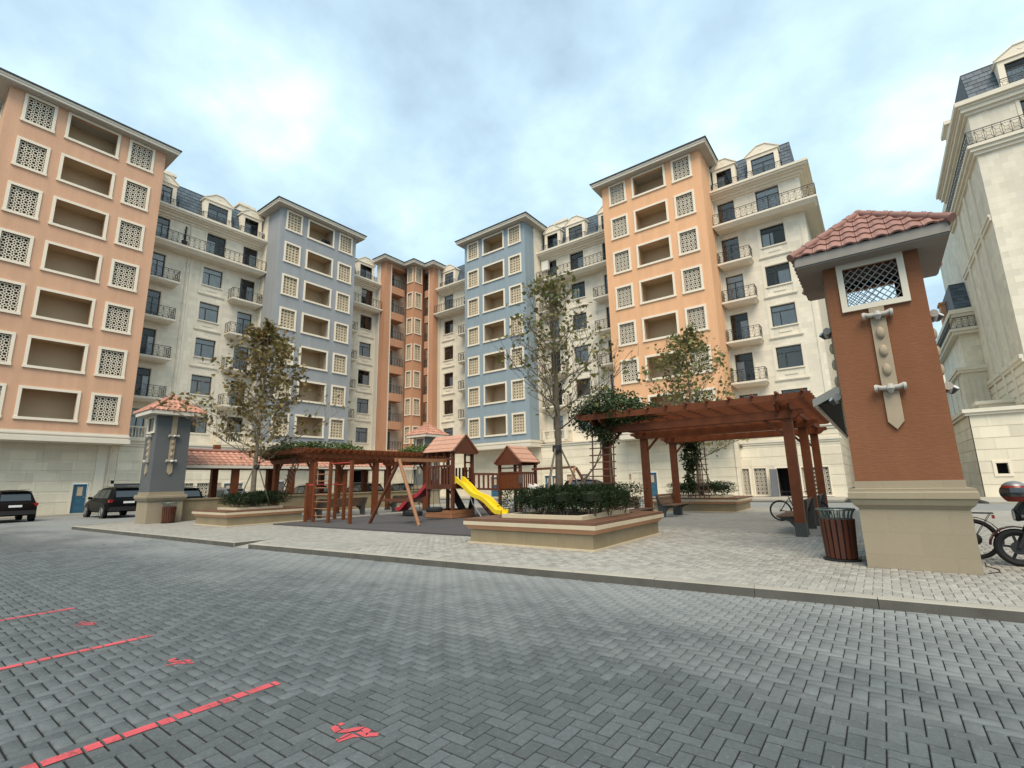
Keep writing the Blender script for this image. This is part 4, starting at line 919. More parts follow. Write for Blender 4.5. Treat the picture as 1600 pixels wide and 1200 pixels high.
mb = MB(); mb.box(bx-.42,24,by-.42,53.2,21.95,22.15); mb.box(bx-.30,24,by-.30,53.2,21.72,21.95); mb.box(bx-.15,24,by-.15,53.2,21.5,21.72); o = mb.build('balcony', M['trim'], T)
mb = MB(); railing(mb, (bx-.36,by-.36,0),(16,by-.36,0), 22.15, .95); railing(mb, (bx-.36,53,0),(bx-.36,by-.36,0), 22.15, .95); mb.build('railing', M['iron'], o)
mb = MB()                                                         # panel mouldings and strips on the flank
for y in (43.6, 46.4, 49.6): mb.box(bx-.10,bx,y-.30,y+.30,5.28,21.5)
for y0, y1 in ((40.4,43.3),(43.9,46.1),(46.7,49.3),(49.9,52.4)): mb.box(bx-.10,bx,y0,y1,17.0,17.25); mb.box(bx-.16,bx,y0,y1,17.25,17.4); mb.box(bx-.22,bx,y0,y1,8.1,8.35); mb.box(bx-.14,bx,y0,y1,7.9,8.1)
for z in (5.7,6.25,6.8,7.35): mb.box(bx-.06,bx,40.4,52.4,z,z+.42)
mb.build('pilaster', M['trim'], T)
mansard(T, fY2, bx+.35, 24, -.35); mansard(T, fX2, by+1.5, 53, -.35)
dormer(T, fY2, 9.55, 11.9, -.35, rm := MB(), 'door'); pass
mb = MB(); railing(mb, (9.4,by-.1,0),(12.1,by-.1,0), 25.3, .8); mb.build('railing', M['iron'], T)
mb = MB(); mb.box(bx+.2,bx+.95,47.5,49.5,25.3,28.3); mb.box(bx-.05,bx+1.1,47.3,49.7,28.3,28.6); mb.build('dormer', M['frame'], T)
mb = MB(); mb.box(5.9,7.66,45.0,46.2,5.28,6.0); mb.box(5.7,7.66,44.8,46.4,6.0,6.22); mb.box(9.2,24,39.95,40.35,5.28,6.3); mb.box(9.0,24,39.88,40.35,6.3,6.5); mb.build('parapet', M['trim'], T)
# lower neighbour behind it
T = thing('apartment_block', 'lower cream block behind the corner block with a steep slate roof', 'apartment block', (8, 56, 0))
y2, x2 = 52.4, 6.55
fY3 = lambda u, w, z: (u, y2-w, z); fX3 = lambda u, w, z: (x2-w, u, z)
mb = MB(); wall_holes(mb, fY3, x2, bx+.5, 5.28, 14.2, 0, [], .2); wall_holes(mb, fX3, y2, 66, 5.28, 14.2, 0, [], .2); mb.build('wall', M['cream'], T)
mb = MB(); mb.box(6.15,bx+.3,y2-.4,65,5.28,9.3); 
for u in (6.4,6.75,7.1,7.45): mb.box(u-.09,u+.09,y2-.46,y2-.4,5.28,8.8)
for y in (54.,57.,60.): mb.box(6.09,6.15,y-.12,y+.12,5.28,9.3)
mb.build('pilaster', M['block'], T)
mb = MB(); mb.box(5.95,bx+.3,y2-.6,66,9.3,9.5); mb.box(5.85,bx+.3,y2-.7,66,9.5,9.75); mb.box(6.35,bx+.3,y2-.25,66,14.0,14.25); mb.box(6.2,bx+.3,y2-.4,66,14.25,14.6); mb.build('cornice', M['trim'], T)
mb = MB(); mb.box(6.0,bx+.3,y2-.6,66,12.75,12.95); mb.box(6.15,bx+.3,y2-.45,66,12.5,12.75); o = mb.build('balcony', M['trim'], T)
mb = MB(); railing(mb, (6.06,y2-.54,0),(bx+.3,y2-.54,0), 12.95, .9); railing(mb, (6.06,65,0),(6.06,y2-.54,0), 12.95, .9); mb.build('railing', M['iron'], o)
mansard(T, fY3, x2+.1, bx+1, -.1, 14.6, 17.0, .8); mansard(T, fX3, y2+1.0, 66, -.1, 14.6, 17.0, .8)
mb = MB(); mb.box(6.3,6.9,57,58.2,14.6,16.5); mb.box(6.2,7.0,56.9,58.3,16.5,16.7); mb.build('chimney', M['planterband'], T)
# end of the street
T = thing('apartment_block', 'distant cream block with small balconies at the end of the side street', 'apartment block', (8, 98, 0))
fZ = lambda u, w, z: (u, 96-w, z); hs = []; rooms = MB(); mb0 = MB()
for k_ in range(4):
    for i in range(10):
        u = -6+i*2.6; hs.append((u, u+1.1, .9+3.3*k_+3.2, 2.6+3.3*k_+3.2))
wall_holes(mb0, fZ, -10, 22, 0, 19, 0, hs, .2); mb0.build('wall', M['cream'], T)
for q in hs:
    mb = MB(); fbox(mb, fZ, q[0], q[1], -.2, -.14, q[2], q[3]); o = mb.build('window', M['carglass'], T)
for k_ in range(4):
    for i in range(0, 10, 2):
        u = -6.4+i*2.6; z = 3.2+3.3*k_+.2; mb = MB(); fbox(mb, fZ, u, u+1.9, 0, 1.0, z-.25, z); o = mb.build('balcony', M['trim'], T)
        mb = MB(); railing(mb, fZ(u+.05,.95,0), fZ(u+1.85,.95,0), z, .95); mb.build('railing', M['iron'], o)
mb = MB(); fbox(mb, fZ, -10, 22, -8, .5, 19, 19.6); mb.build('cornice', M['trim'], T)

# ------------------------------------------------------------------ tiled roofs
def tile_strip(mb, o, a, s, n, a0, a1, s0, L_, cw, lim=None, h=.026, lip=.026, sub=6):
    """one row of wavy tiles from a0 to a1 along a, from s0 up the slope by L_"""
    prof = [0, .1, .35, .5, .65, .9, 1.0]; hh = [0, .0, h, h*1.1, h, 0, 0]
    o, a, s, n = Vector(o), Vector(a), Vector(s), Vector(n)
    def pt(u, v, hgt):
        if lim:
            lo, hi = lim(v); u = min(max(u, lo), hi)
        return o+a*u+s*v+n*hgt
    u = a0
    while u < a1-1e-4:
        w = min(cw, a1-u); P_ = []
        for p, q in zip(prof, hh): P_.append((u+p*w*.965, q))
        low = [pt(x, s0, q+lip) for x, q in P_]; top = [pt(x, s0+L_, q) for x, q in P_]; und = [pt(x, s0, q-.005) for x, q in P_]; k_ = len(P_)
        mb.add(low+top+und, [(i, i+1, k_+i+1, k_+i) for i in range(k_-1)]+[(2*k_+i, 2*k_+i+1, i+1, i) for i in range(k_-1)])
        u += cw
def hip_roof(T, cx, cy, half, ze, za, rows, cw, separate):
    roof = MB(); P = [(cx-half,cy-half,ze-.02),(cx+half,cy-half,ze-.02),(cx+half,cy+half,ze-.02),(cx-half,cy+half,ze-.02),(cx,cy,za-.03)]
    roof.add(P, [(0,1,4),(1,2,4),(2,3,4),(3,0,4)]); R0 = roof.build('roof', M['hiptile'], T)
    joined = MB(); sl_ = math.hypot(half, za-ze)
    for ax, nx in (((1,0,0),(0,-1,0)),((0,1,0),(1,0,0)),((-1,0,0),(0,1,0)),((0,-1,0),(-1,0,0))):
        a, d = Vector(ax), Vector(nx); o = Vector((cx,cy,ze))+d*(half+.03); s = (Vector((cx,cy,za))-Vector((cx,cy,ze))-d*half).normalized(); n = a.cross(s); n = n if n.z > 0 else -n
        lim = lambda v: (-(half+.03)*(1-v/sl_), (half+.03)*(1-v/sl_)); L_ = sl_/rows
        for r in range(rows):
            hw = (half+.03)*(1-r*L_/sl_); n_t = int(math.ceil(2*hw/cw)); st = -cw*n_t/2+(cw*.0 if r % 2 else 0)
            for i in range(n_t):
                u = st+i*cw
                if min(u+cw, hw)-max(u, -hw) < .05: continue
                m_ = MB() if separate else joined
                tile_strip(m_, o, a, s, n, u, u+cw, r*L_, L_*1.04, cw, lim)
                if separate: m_.build('roof_tile', M['tile'], R0)
    if not separate: joined.build('roof_tiles', M['tilelit'], R0, kind='stuff')
    for sx, sy in ((-1,-1),(1,-1),(1,1),(-1,1)):                   # hip caps: short overlapping half rounds
        a, b = Vector((cx+sx*(half+.05), cy+sy*(half+.05), ze+.02)), Vector((cx,cy,za+.05)); nseg = 5 if separate else 3
        jm = MB()
        for i in range(nseg):
            p, q = a.lerp(b, i/nseg), a.lerp(b, (i+1)/nseg+.02); m_ = MB() if separate else jm
            m_.tube([p, q], [.072, .060], 10)
            if separate:
                for e_ in (.18, .30):
                    c = p.lerp(q, e_); m_.box(c.x-.012, c.x+.012, c.y-.012, c.y+.012, c.z+.055, c.z+.085)
                m_.build('hip_tile', M['hiptile'], R0, smooth=True)
        if not separate: jm.build('hip_tile', M['tilelit'], R0, smooth=True)
    m_ = MB(); m_.lathe((cx,cy,za), [(.10,-.02),(.10,.06),(.05,.11)], 10); m_.build('ridge_cap', M['hiptile'], R0, smooth=True)

def sqprof(mb, cx, cy, prof):
    vs = []; 
    for h_, z in prof: vs += [(cx-h_,cy-h_,z),(cx+h_,cy-h_,z),(cx+h_,cy+h_,z),(cx-h_,cy+h_,z)]
    n = len(prof); mb.add(vs, [(i*4+k_, i*4+(k_+1)%4, i*4+4+(k_+1)%4, i*4+4+k_) for i in range(n-1) for k_ in range(4)]+[(3,2,1,0), tuple((n-1)*4+k_ for k_ in range(4))])
def column(cx, cy, mat, label, near, hs=1.0):
    T = thing('tiled_column', label, 'column', (cx, cy, PZ), 'tiled columns at the plaza corners'); H = .685
    Z = lambda z: 1.48+(z-1.48)*hs
    mb = MB(); mb.box(cx-H, cx+H, cy-H, cy+H, PZ, 1.02); mb.build('base_block', M['colstone'], T)
    mb = MB(); sqprof(mb, cx, cy, [(H-.01,1.0),(H-.01,1.03),(.70,1.06),(.745,1.10),(.77,1.16),(.77,1.18),(.80,1.20),(.80,1.29),(.785,1.31),(.785,1.35),(.69,1.36),(.69,1.475)])
    mb.build('base_moulding', M['colstone'], T)
    sh = H-.012; top = Z(5.26); wz0, wz1 = Z(4.46), Z(5.15); wh = .38
    outer, inner, orn = MB(), MB(), []
    for ax, d in (((1,0),(0,-1)),((0,1),(1,0)),((-1,0),(0,1)),((0,-1),(-1,0))):
        f = lambda u, w, z, ax=ax, d=d: (cx+ax[0]*u+d[0]*(sh+w), cy+ax[1]*u+d[1]*(sh+w), z)
        win = ax[1] == 0; hs_ = [(-wh, wh, wz0, wz1)] if win else []
        wall_holes(outer, f, -sh, sh, 1.47, top, 0, hs_, .16); wall_holes(inner, f, -sh+.16, sh-.16, 1.6, top, -.16, hs_, .0)
        for _ in ([0] if win else []):
          m_ = MB(); surround_f(m_, f, -wh-.09, wh+.09, wz0-.09, wz1+.09, 0, .09, .05); fr_ = m_.build('window_frame', M['trim'], T)
          m_ = MB(); nb = 8; wd, ht = 2*wh, wz1-wz0
          A, B = Vector(f(1,0,0))-Vector(f(0,0,0)), Vector((0,0,1))
          for i in range(-6, 14):
              for sg in (1, -1):
                  # diagonal bars clipped to the opening
                  x0 = -wh+(i+.5)*wd/6.5; seg = clip2((x0, wz0), (x0+sg*ht*.95, wz1), -wh, wh)
                  if seg: (xa, za_), (xb, zb_) = seg; m_.bar(f(xa,-.06+.012*sg,za_), f(xb,-.06+.012*sg,zb_), .012, .010, up=Vector((d[0],d[1],0)))
          m_.build('lattice', M['latticegrey'] if near else M['lattice'], fr_)
        # carved strip: scroll, three bosses, scroll, pointed foot
        m_ = MB(); hw = .105; zt_, zb_ = (wz0-.09 if win else top-.02), Z(2.42)
        m_.prism([f(-hw,-.01,zt_), f(-hw,-.01,zb_), f(0,-.01,zb_-.13), f(hw,-.01,zb_), f(hw,-.01,zt_)], Vector(f(0,.055,0))-Vector(f(0,0,0)))
        st = m_.build('strip', M['ornament'], T)
        for z in (Z(3.91), Z(3.60), Z(3.28)):
            m_ = MB(); n = 8; k2 = 6; vs, fs = [], []
            for i in range(k2+1):
                th = math.pi*i/k2
                for k_ in range(n):
                    ph = 2*math.pi*k_/n; vs.append(f(.062*math.sin(th)*math.cos(ph), .055+.05*math.sin(th)*math.sin(ph), z+.105*math.cos(th)))
            for i in range(k2):
                for k_ in range(n): fs.append((i*n+k_, i*n+(k_+1)%n, (i+1)*n+(k_+1)%n, (i+1)*n+k_))
            m_.add(vs, fs); m_.build('boss', M['ornament'], T, smooth=True)
        for z in (Z(4.22), Z(2.97)):
            m_ = MB(); ax3 = 'X' if abs(ax[0]) else 'Y'
            c = f(0,.09,z); m_.tube([f(-.20,.09,z+.03), f(-.11,.09,z+.0), f(.11,.09,z+.0), f(.20,.09,z+.03)], [.045,.040,.040,.045], 10)
            for u in (-.19, .19): m_.tube([f(u-.02,.09,z), f(u+.02,.09,z)], .062, 12)
            m_.tube([f(0,.10,z+.05), f(0,.12,z-.02), f(0,.10,z-.09)], [.04,.06,.025], 8); m_.build('scroll', M['scroll'], T, smooth=True)
    outer.build('shaft', M[mat], T); inner.build('shaft_inside', M['dark'], T)
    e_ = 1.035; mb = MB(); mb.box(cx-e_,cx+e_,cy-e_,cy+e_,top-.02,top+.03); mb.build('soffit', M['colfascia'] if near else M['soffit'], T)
    mb = MB(); 
    for q in ((-1,-1,1,-1),(1,-1,1,1),(1,1,-1,1),(-1,1,-1,-1)):
        a, b = Vector((cx+q[0]*(e_+.012),cy+q[1]*(e_+.012),top+.09)), Vector((cx+q[2]*(e_+.012),cy+q[3]*(e_+.012),top+.09)); mb.bar(a, b, .03, .17)
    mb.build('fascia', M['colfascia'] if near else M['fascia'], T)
    hip_roof(T, cx, cy, 1.055, top+.17, Z(6.38), 5 if near else 4, .215, near)
    for z in (Z(4.19), Z(2.93)):
        for s_ in (-1, 1):
            m_ = MB(); b = (cx+s_*(sh+.16), cy+.02, z); m_.tube([(cx+s_*sh, cy+.02, z-.03), (cx+s_*(sh+.10), cy+.02, z-.02)], .014, 6); m_.lathe((cx+s_*sh, cy+.02, z-.03), [(.03,-.03),(.03,.03)], 8)
            d = Vector((s_*.55, -.45, .55)).normalized(); p = Vector(b); m_.tube([p-d*.05, p+d*.055, p+d*.06], [.050,.056,.050], 14); m_.tube([p-d*.075, p-d*.05], [.028,.05], 12); L_ = m_.build('floodlight', M['lampgrey'], T)
            m_ = MB(); m_.tube([p+d*.058, p+d*.064], .044, 14); m_.build('lamp_lens', M['lampglass'], L_)
    return T
def clip2(a, b, x0, x1):
    (xa, za_), (xb, zb_) = a, b; t0, t1 = 0, 1; dx_ = xb-xa
    for sg, v in ((-1, x0), (1, x1)):
        den = sg*dx_; num = sg*(v-xa)
        if abs(den) < 1e-9:
            if num < 0: return None
        elif den > 0: t1 = min(t1, num/den)
        else: t0 = max(t0, num/den)
    if t1-t0 < .02: return None
    g = lambda t_: (xa+dx_*t_, za_+(zb_-za_)*t_)
    return g(t0), g(t1)
def surround_f(mb, f, u0, u1, z0, z1, w, t, proud):
    for a, b, c, d in ((u0,u0+t,z0+t,z1-t),(u1-t,u1,z0+t,z1-t),(u0,u1,z1-t,z1),(u0,u1,z0,z0+t)):
        P = [f(x,y,z) for z in (c,d) for x,y in ((a,w-.02),(b,w-.02),(b,w+proud),(a,w+proud))]
        mb.add(P, [(3,2,1,0),(4,5,6,7),(0,1,5,4),(1,2,6,5),(2,3,7,6),(3,0,4,7)])
column(.30, 10.69, 'terracotta', 'terracotta column with tiled roof in the right foreground', True)
column(-26.6, 8.5, 'slateblue', 'slate blue column with tiled roof beside the parked black cars', False, .91)
column(-26.6, 25.0, 'greygreen', 'small grey green column with tiled roof far back above the playground', False, .90)

# ------------------------------------------------------------------ ramp canopies and parapet
def canopy(x0, xr, x1, y0, y1, ze, zr, label, posts):
    T = thing('tiled_canopy', label, 'canopy', ((x0+x1)/2, y0, PZ), 'tiled ramp canopies'); jm = MB()
    for xa in (x0, x1):
        s = Vector((xr-xa, 0, zr-ze)); L_ = s.length; s.normalize(); n = Vector((0,1,0)).cross(s); n = n if n.z > 0 else -n
        for r in range(5): tile_strip(jm, (xa, y0, ze), (0,1,0), s, n, -.05, y1-y0+.05, r*L_/5, L_/5*1.04, .30)
    mb = MB(); mb.tube([(xr,y0-.08,zr+.05),(xr,y1+.08,zr+.05)], .10, 8)
    R0 = MB().prism([(x0,y0,ze-.02),(xr,y0,zr-.02),(x1,y0,ze-.02),(x1,y0,ze-.08),(x0,y0,ze-.08)], (0,y1-y0,0)).build('roof', M['dark'], T)
    jm.build('roof_tiles', M['tilelit'], R0, kind='stuff'); mb.build('ridge_tile', M['hiptile'], R0)
    mb = MB()
    for y in (y0-.05, y1):
        sx = 1 if xr > x0 else -1
        mb.prism([(x0-sx*.05,y,ze-.13),(x0-sx*.05,y,ze+.03),(xr,y,zr+.05),(x1+sx*.05,y,ze+.03),(x1+sx*.05,y,ze-.13),(xr,y,zr-.13)], (0,.05,0))
    for x in (x0, x1): mb.bar((x,y0,ze-.07),(x,y1,ze-.07),.05,.15)
    mb.build('fascia', M['fascia'], T)
    for (x, y) in posts: m_ = MB(); m_.box(x-.15,x+.15,y-.15,y+.15,PZ,ze-.06+abs(x-x0)*.45); m_.build('post', M['wood'], T)
canopy(-27.0, -28.6, -30.2, 9.4, 24.3, 2.72, 3.50, 'long tiled canopy over the ramp behind the slate blue column', [(-27.35,y) for y in (12.0,15.1,18.6,22.0)]+[(-29.9,y) for y in (12.0,15.1,18.6,22.0)])
canopy(-.92, .05, 1.0, 12.0, 23.6, 3.13, 3.62, 'tiled canopy seen end on behind the terracotta column', [(-.35,23.2),(.7,23.2),(.62,12.6)])
mb = MB(); mb.box(-26.62,-26.40,9.35,24.0,PZ,1.06); mb.box(-26.68,-26.34,9.35,24.0,1.06,1.13); o = mb.build('parapet_wall', M['planterstone']); o['label'] = 'low tan parapet wall along the ramp behind the left planter'; o['category'] = 'wall'

# ------------------------------------------------------------------ planters, hedges, trees
def planter(x0, x1, y0, y1, label):
    T = thing('planter_bench', label, 'planter', ((x0+x1)/2, (y0+y1)/2, PZ), 'planters with a seat round them'); g = .50; zb = PZ
    mb = MB(); mb.box(x0-.06,x1+.06,y0-.06,y1+.06,zb,zb+.035); mb.build('plinth', M['plantercap'], T)
    for (a, b, c, d) in ((x0,x1,y0,y0+.2),(x1-.2,x1,y0+.2,y1-.2),(x0,x1,y1-.2,y1),(x0,x0+.2,y0+.2,y1-.2)):
        L_ = max(b-a, d-c); n = max(2, round(L_/.95))
        for i in range(n):
            m_ = MB(); t0, t1 = i/n, (i+1)/n
            if b-a > d-c: m_.box(a+(b-a)*t0+.002, a+(b-a)*t1-.002, c, d, zb+.035, zb+.34)
            else: m_.box(a, b, c+(d-c)*t0+.002, c+(d-c)*t1-.002, zb+.035, zb+.34)
            m_.build('stone', M['planterstone'], T)
    def ringbox(name, mat, o0, o1, z0, z1, inn):
        mb = MB(); P = lambda o, z: [(x0-o,y0-o,z),(x1+o,y0-o,z),(x1+o,y1+o,z),(x0-o,y1+o,z)]
        mb.add(P(o0,z0)+P(o1,z1)+P(-inn,z1)+P(-inn,z0), [(i+4*j, (i+1)%4+4*j, (i+1)%4+4*((j+1)%4), i+4*((j+1)%4)) for j in range(4) for i in range(4)]); mb.build(name, M[mat], T)
    ringbox('band', 'planterband', .04, .10, zb+.34, zb+.44, .2); ringbox('cap_stone', 'plantercap', .13, .13, zb+.442, zb+.53, g+.1)
    ringbox('inner_kerb', 'plantercap', -g-.06, -g-.06, zb+.53, zb+.665, g+.24)
    for k_ in range(3):                                               # three boards round the seat
        o = .12-k_*.195; w_ = .180
        for (p, q) in (((x0-o,y0-o),(x1+o,y0-o)),((x1+o,y0-o),(x1+o,y1+o)),((x1+o,y1+o),(x0-o,y1+o)),((x0-o,y1+o),(x0-o,y0-o))):
            d = (Vector((*q,0))-Vector((*p,0))).normalized(); n_ = Vector((-d.y,d.x,0)); z = zb+.535
            A, B = Vector((*p,z)), Vector((*q,z)); poly = [A, B, B+n_*w_-d*w_, A+n_*w_+d*w_]
            MB().prism(poly, (0,0,.055)).build('seat_board', M['woodseat'], T)
    mb = MB(); z = zb+.60; mb.quad((x0+g+.2,y0+g+.2,z),(x1-g-.2,y0+g+.2,z),(x1-g-.2,y1-g-.2,z),(x0+g+.2,y1-g-.2,z)); mb.build('soil', M['soil'], T)
planter(-8.44, -5.02, 9.45, 13.20, 'large stone planter with wooden seat in front of the yellow slide')
planter(-23.15, -20.30, 8.75, 11.80, 'stone planter with wooden seat beside the slate blue column')
planter(-8.60, -5.05, 22.20, 25.00, 'stone planter with wooden seat beyond the timber pergola')

def hedge(x0, x1, y0, y1, z0, z1, n, label, sz=.07):
    T = thing('hedge', label, 'hedge', ((x0+x1)/2, (y0+y1)/2, PZ+.6), 'clipped hedges in the planters')
    # bushes set side by side: a mop of leaves on bare stems
    bx_ = []; st = MB(); nx = max(2, round((x1-x0)/.62)); ny = max(1, round((y1-y0)/.75))
    for i in range(nx):
        for j in range(ny):
            cx, cy = x0+(i+.5)*(x1-x0)/nx+rng.uniform(-.06,.06), y0+(j+.5)*(y1-y0)/ny+rng.uniform(-.06,.06)
            bx_.append((cx, cy, (x1-x0)/nx*.78, (y1-y0)/ny*.72, rng.uniform(-.04,.09)))
            for k_ in range(5):
                a = rng.uniform(0, 6.28); st.tube([(cx+.05*math.cos(a), cy+.05*math.sin(a), z0-.02), (cx+.2*math.cos(a), cy+.2*math.sin(a), (z0+z1)/2)], [.014,.008], 5, False)
    st.build('stem', M['bark2'], T); P = []; N = []
    zl = z0+(z1-z0)*.22
    for (cx, cy, rx, ry, dz) in bx_:
        m = n//len(bx_); d = rng.normal(size=(m,3)); d /= np.linalg.norm(d,axis=1,keepdims=True)
        d = np.sign(d)*np.abs(d)**.62; r = rng.uniform(.55, 1.10, (m,1))**.8       # boxy ellipsoid shell
        c = np.array([cx, cy, (zl+z1+dz)/2]); R3 = np.array([rx, ry, (z1+dz-zl)/2]); P.append(c+d*R3*r); N.append(d)
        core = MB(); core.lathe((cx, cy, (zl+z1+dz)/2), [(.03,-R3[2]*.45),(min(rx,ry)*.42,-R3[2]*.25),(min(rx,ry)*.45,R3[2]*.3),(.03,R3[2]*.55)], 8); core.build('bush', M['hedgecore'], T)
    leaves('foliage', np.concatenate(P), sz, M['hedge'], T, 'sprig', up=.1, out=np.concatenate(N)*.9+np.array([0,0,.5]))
hedge(-8.05, -5.30, 10.25, 12.65, .74, 1.40, 17000, 'dark hedge with bare stems in the large planter by the yellow slide')
hedge(-22.75, -20.75, 9.45, 11.40, .74, 1.36, 10000, 'dark hedge round the tree beside the slate blue column')
hedge(-8.05, -5.55, 22.75, 24.50, .74, 1.34, 7000, 'dark hedge in the planter beyond the timber pergola')

def tree(x, y, zb, top, label, crown, leaf, nleaf, lsz, rmax, seed, bark='bark', dens=1.0, lean=(0,0), limbs=26, z0f=.30, shape='plane', rise=.3):
    r = random.Random(seed); T = thing('plane_tree', label, 'tree', (x, y, zb), 'young plane trees in the planters')
    tr = MB(); H = top-zb; pts = []; n = 14
    for i in range(n+1):
        t = i/n; pts.append(Vector((x+lean[0]*t+.06*math.sin(3*t+seed), y+lean[1]*t+.06*math.cos(4*t+seed), zb+H*t)))
    tr.tube(pts, [.115*(1-.93*(i/n))*(1.25 if i == 0 else 1)+.006 for i in range(n+1)], 8)
    tips = []
    def limb(p, d, L_, rad, depth):
        q = [p]; dd = d.copy(); k_ = 5
        for i in range(k_):
            dd = (dd+Vector((r.uniform(-.16,.16), r.uniform(-.16,.16), r.uniform(-.04,.14)))).normalized(); q.append(q[-1]+dd*L_/k_)
        tr.tube(q, [rad*(1-.8*i/k_) for i in range(k_+1)], 5 if depth else 6, False)
        for i in range(1, k_+1):
            tips.append((q[i], (i/k_)*(1 if depth else .6), dd.copy()))
            if depth < 2 and i >= 1:
                for _ in range(2 if depth == 0 else 1):
                    a = r.uniform(0, 6.28); side = Vector((math.cos(a), math.sin(a), r.uniform(-.1,.6)))
                    limb(q[i], (dd*.9+side*.75).normalized(), L_*(.42 if depth == 0 else .4)*r.uniform(.7,1.15), rad*.5, depth+1)
    for i in range(limbs):
        t = z0f+(1-z0f)*((i+.3)/limbs)**.9*.97; p = pts[0].lerp(pts[-1], 0); k_ = min(n-1, int(t*n)); p = pts[k_].lerp(pts[k_+1], t*n-k_)
        a = i*2.399+r.uniform(-.4,.4); L_ = rmax*crown(t)*r.uniform(.75,1.1)
        d = Vector((math.cos(a), math.sin(a), rise+.65*t)).normalized(); limb(p, d, max(.25, L_), .030*(1-t*.65), 0)
    tr.build('trunk', M[bark], T, smooth=True)
    w = np.array([tp[1] for tp in tips])**2.2+.01; w /= w.sum(); idx = rng.choice(len(tips), nleaf, p=w)
    P = np.array([tips[i][0] for i in idx])+rng.normal(size=(nleaf,3))*.12*np.array([1,1,.8]); P[:,2] -= .05
    leaves('crown', P, lsz, M[leaf], T, shape, up=.5, droop=.35)
    return T
def stakes(T, x, y, zb, h, r):
    for k_ in range(3):
        a = .6+k_*2.09; mb = MB(); mb.tube([(x+r*math.cos(a), y+r*math.sin(a), zb), (x+.09*math.cos(a), y+.09*math.sin(a), zb+h)], .024, 6); mb.build('stake', M['stake'], T)
    mb = MB(); mb.lathe((x,y,zb+h-.12), [(.12,0),(.13,.06),(.12,.18)], 10); mb.build('tie', M['plastic'], T)
T = tree(-21.55, 10.3, .72, 8.85, 'leafy brown green plane tree beside the slate blue column', lambda t: 1.0-.86*max(0, t-.22)/.78, 'leaf1', 2500, .185, 3.2, 3, 'bark', limbs=36, z0f=.19, rise=.12)
stakes(T, -21.55, 10.3, .72, 1.75, .75)
T = tree(-6.95, 11.3, .72, 7.25, 'sparse half bare plane tree rising from the large planter', lambda t: 1.0-.82*max(0, t-.33)/.67, 'leaf2', 950, .12, 2.25, 12, 'bark2', limbs=30, z0f=.33)
stakes(T, -6.95, 11.3, .72, 1.75, .85)
T = tree(-6.85, 23.6, .72, 8.5, 'dense yellow green plane tree beyond the timber pergola', lambda t: (.95 if t < .6 else .95-.7*(t-.6)/.4), 'leaf3', 2000, .18, 2.2, 21, 'bark', limbs=32, z0f=.2)
stakes(T, -6.85, 23.6, .72, 1.75, .75)

# ------------------------------------------------------------------ pergolas, trellises, vines
def pergola(xs, ys, x0, x1, y0, y1, zp, label, shoe, raf=.42):
    T = thing('timber_pergola', label, 'pergola', ((x0+x1)/2, (y0+y1)/2, PZ), 'timber pergolas')
    for x in xs:
        for y in ys:
            m_ = MB(); m_.box(x-.115,x+.115,y-.115,y+.115,PZ+(.33 if shoe else .02),zp+.36); m_.build('post', M['wood'], T)
            m_ = MB(); m_.box(x-.125,x+.125,y-.125,y+.125,PZ,PZ+(.33 if shoe else .10)); m_.build('post_shoe', M['benchiron'], T)
    def wavy(a, b, w, h, sx):
        """board along x or y with an ogee cut at both ends"""
        a, b = Vector(a), Vector(b); d = (b-a).normalized(); L_ = (b-a).length; s_ = d.cross(Vector((0,0,1)))*w/2; Z = Vector((0,0,1))
        prof = [(0,h),(L_,h),(L_,h*.62),(L_-.05,h*.52),(L_-.10,h*.50),(L_-.15,h*.30),(L_-.20,h*.10),(L_-.26,0),(.26,0),(.20,h*.10),(.15,h*.30),(.10,h*.50),(.05,h*.52),(0,h*.62)]
        return MB().prism([a-s_+d*p+Z*q for p, q in prof], s_*2)
    for y in ys:
        for e_ in (-.14, .14): wavy((x0+.25,y+e_,zp),(x1-.25,y+e_,zp),.05,.22,0).build('beam', M['wood'], T)
    for x in xs:
        for e_ in (-.145, .145): wavy((x+e_,y0+.1,zp+.19),(x+e_,y1-.1,zp+.19),.05,.20,0).build('beam', M['wood'], T)
    y = y0+.12
    while y < y1: wavy((x0,y,zp+.385),(x1,y,zp+.385),.045,.17,0).build('rafter', M['wood'], T); y += raf
    x = x0+.22
    while x < x1: m_ = MB(); m_.box(x-.03,x+.03,y0-.04,y1+.04,zp+.553,zp+.61); m_.build('batten', M['wood'], T); x += .55
    m_ = MB()                                                          # braces under the beams
    for x in xs:
        for y in ys:
            for s_ in (-1, 1):
                if x0 < x+s_*.7 < x1: m_.bar((x+s_*.10,y,zp-.42),(x+s_*.55,y,zp+.05),.07,.07)
    m_.build('brace', M['wood'], T)
    return T
pergola((-6.85,-1.76), (14.12,17.25,20.35), -7.55, -1.10, 13.30, 21.1, 3.02, 'red brown timber pergola on the right beside the terracotta column', True)
pergola((-23.5,-20.3), (12.2,15.6,19.0), -24.1, -19.7, 11.4, 20.6, 2.64, 'red brown timber pergola on the left behind the climbing frame', False, .36)

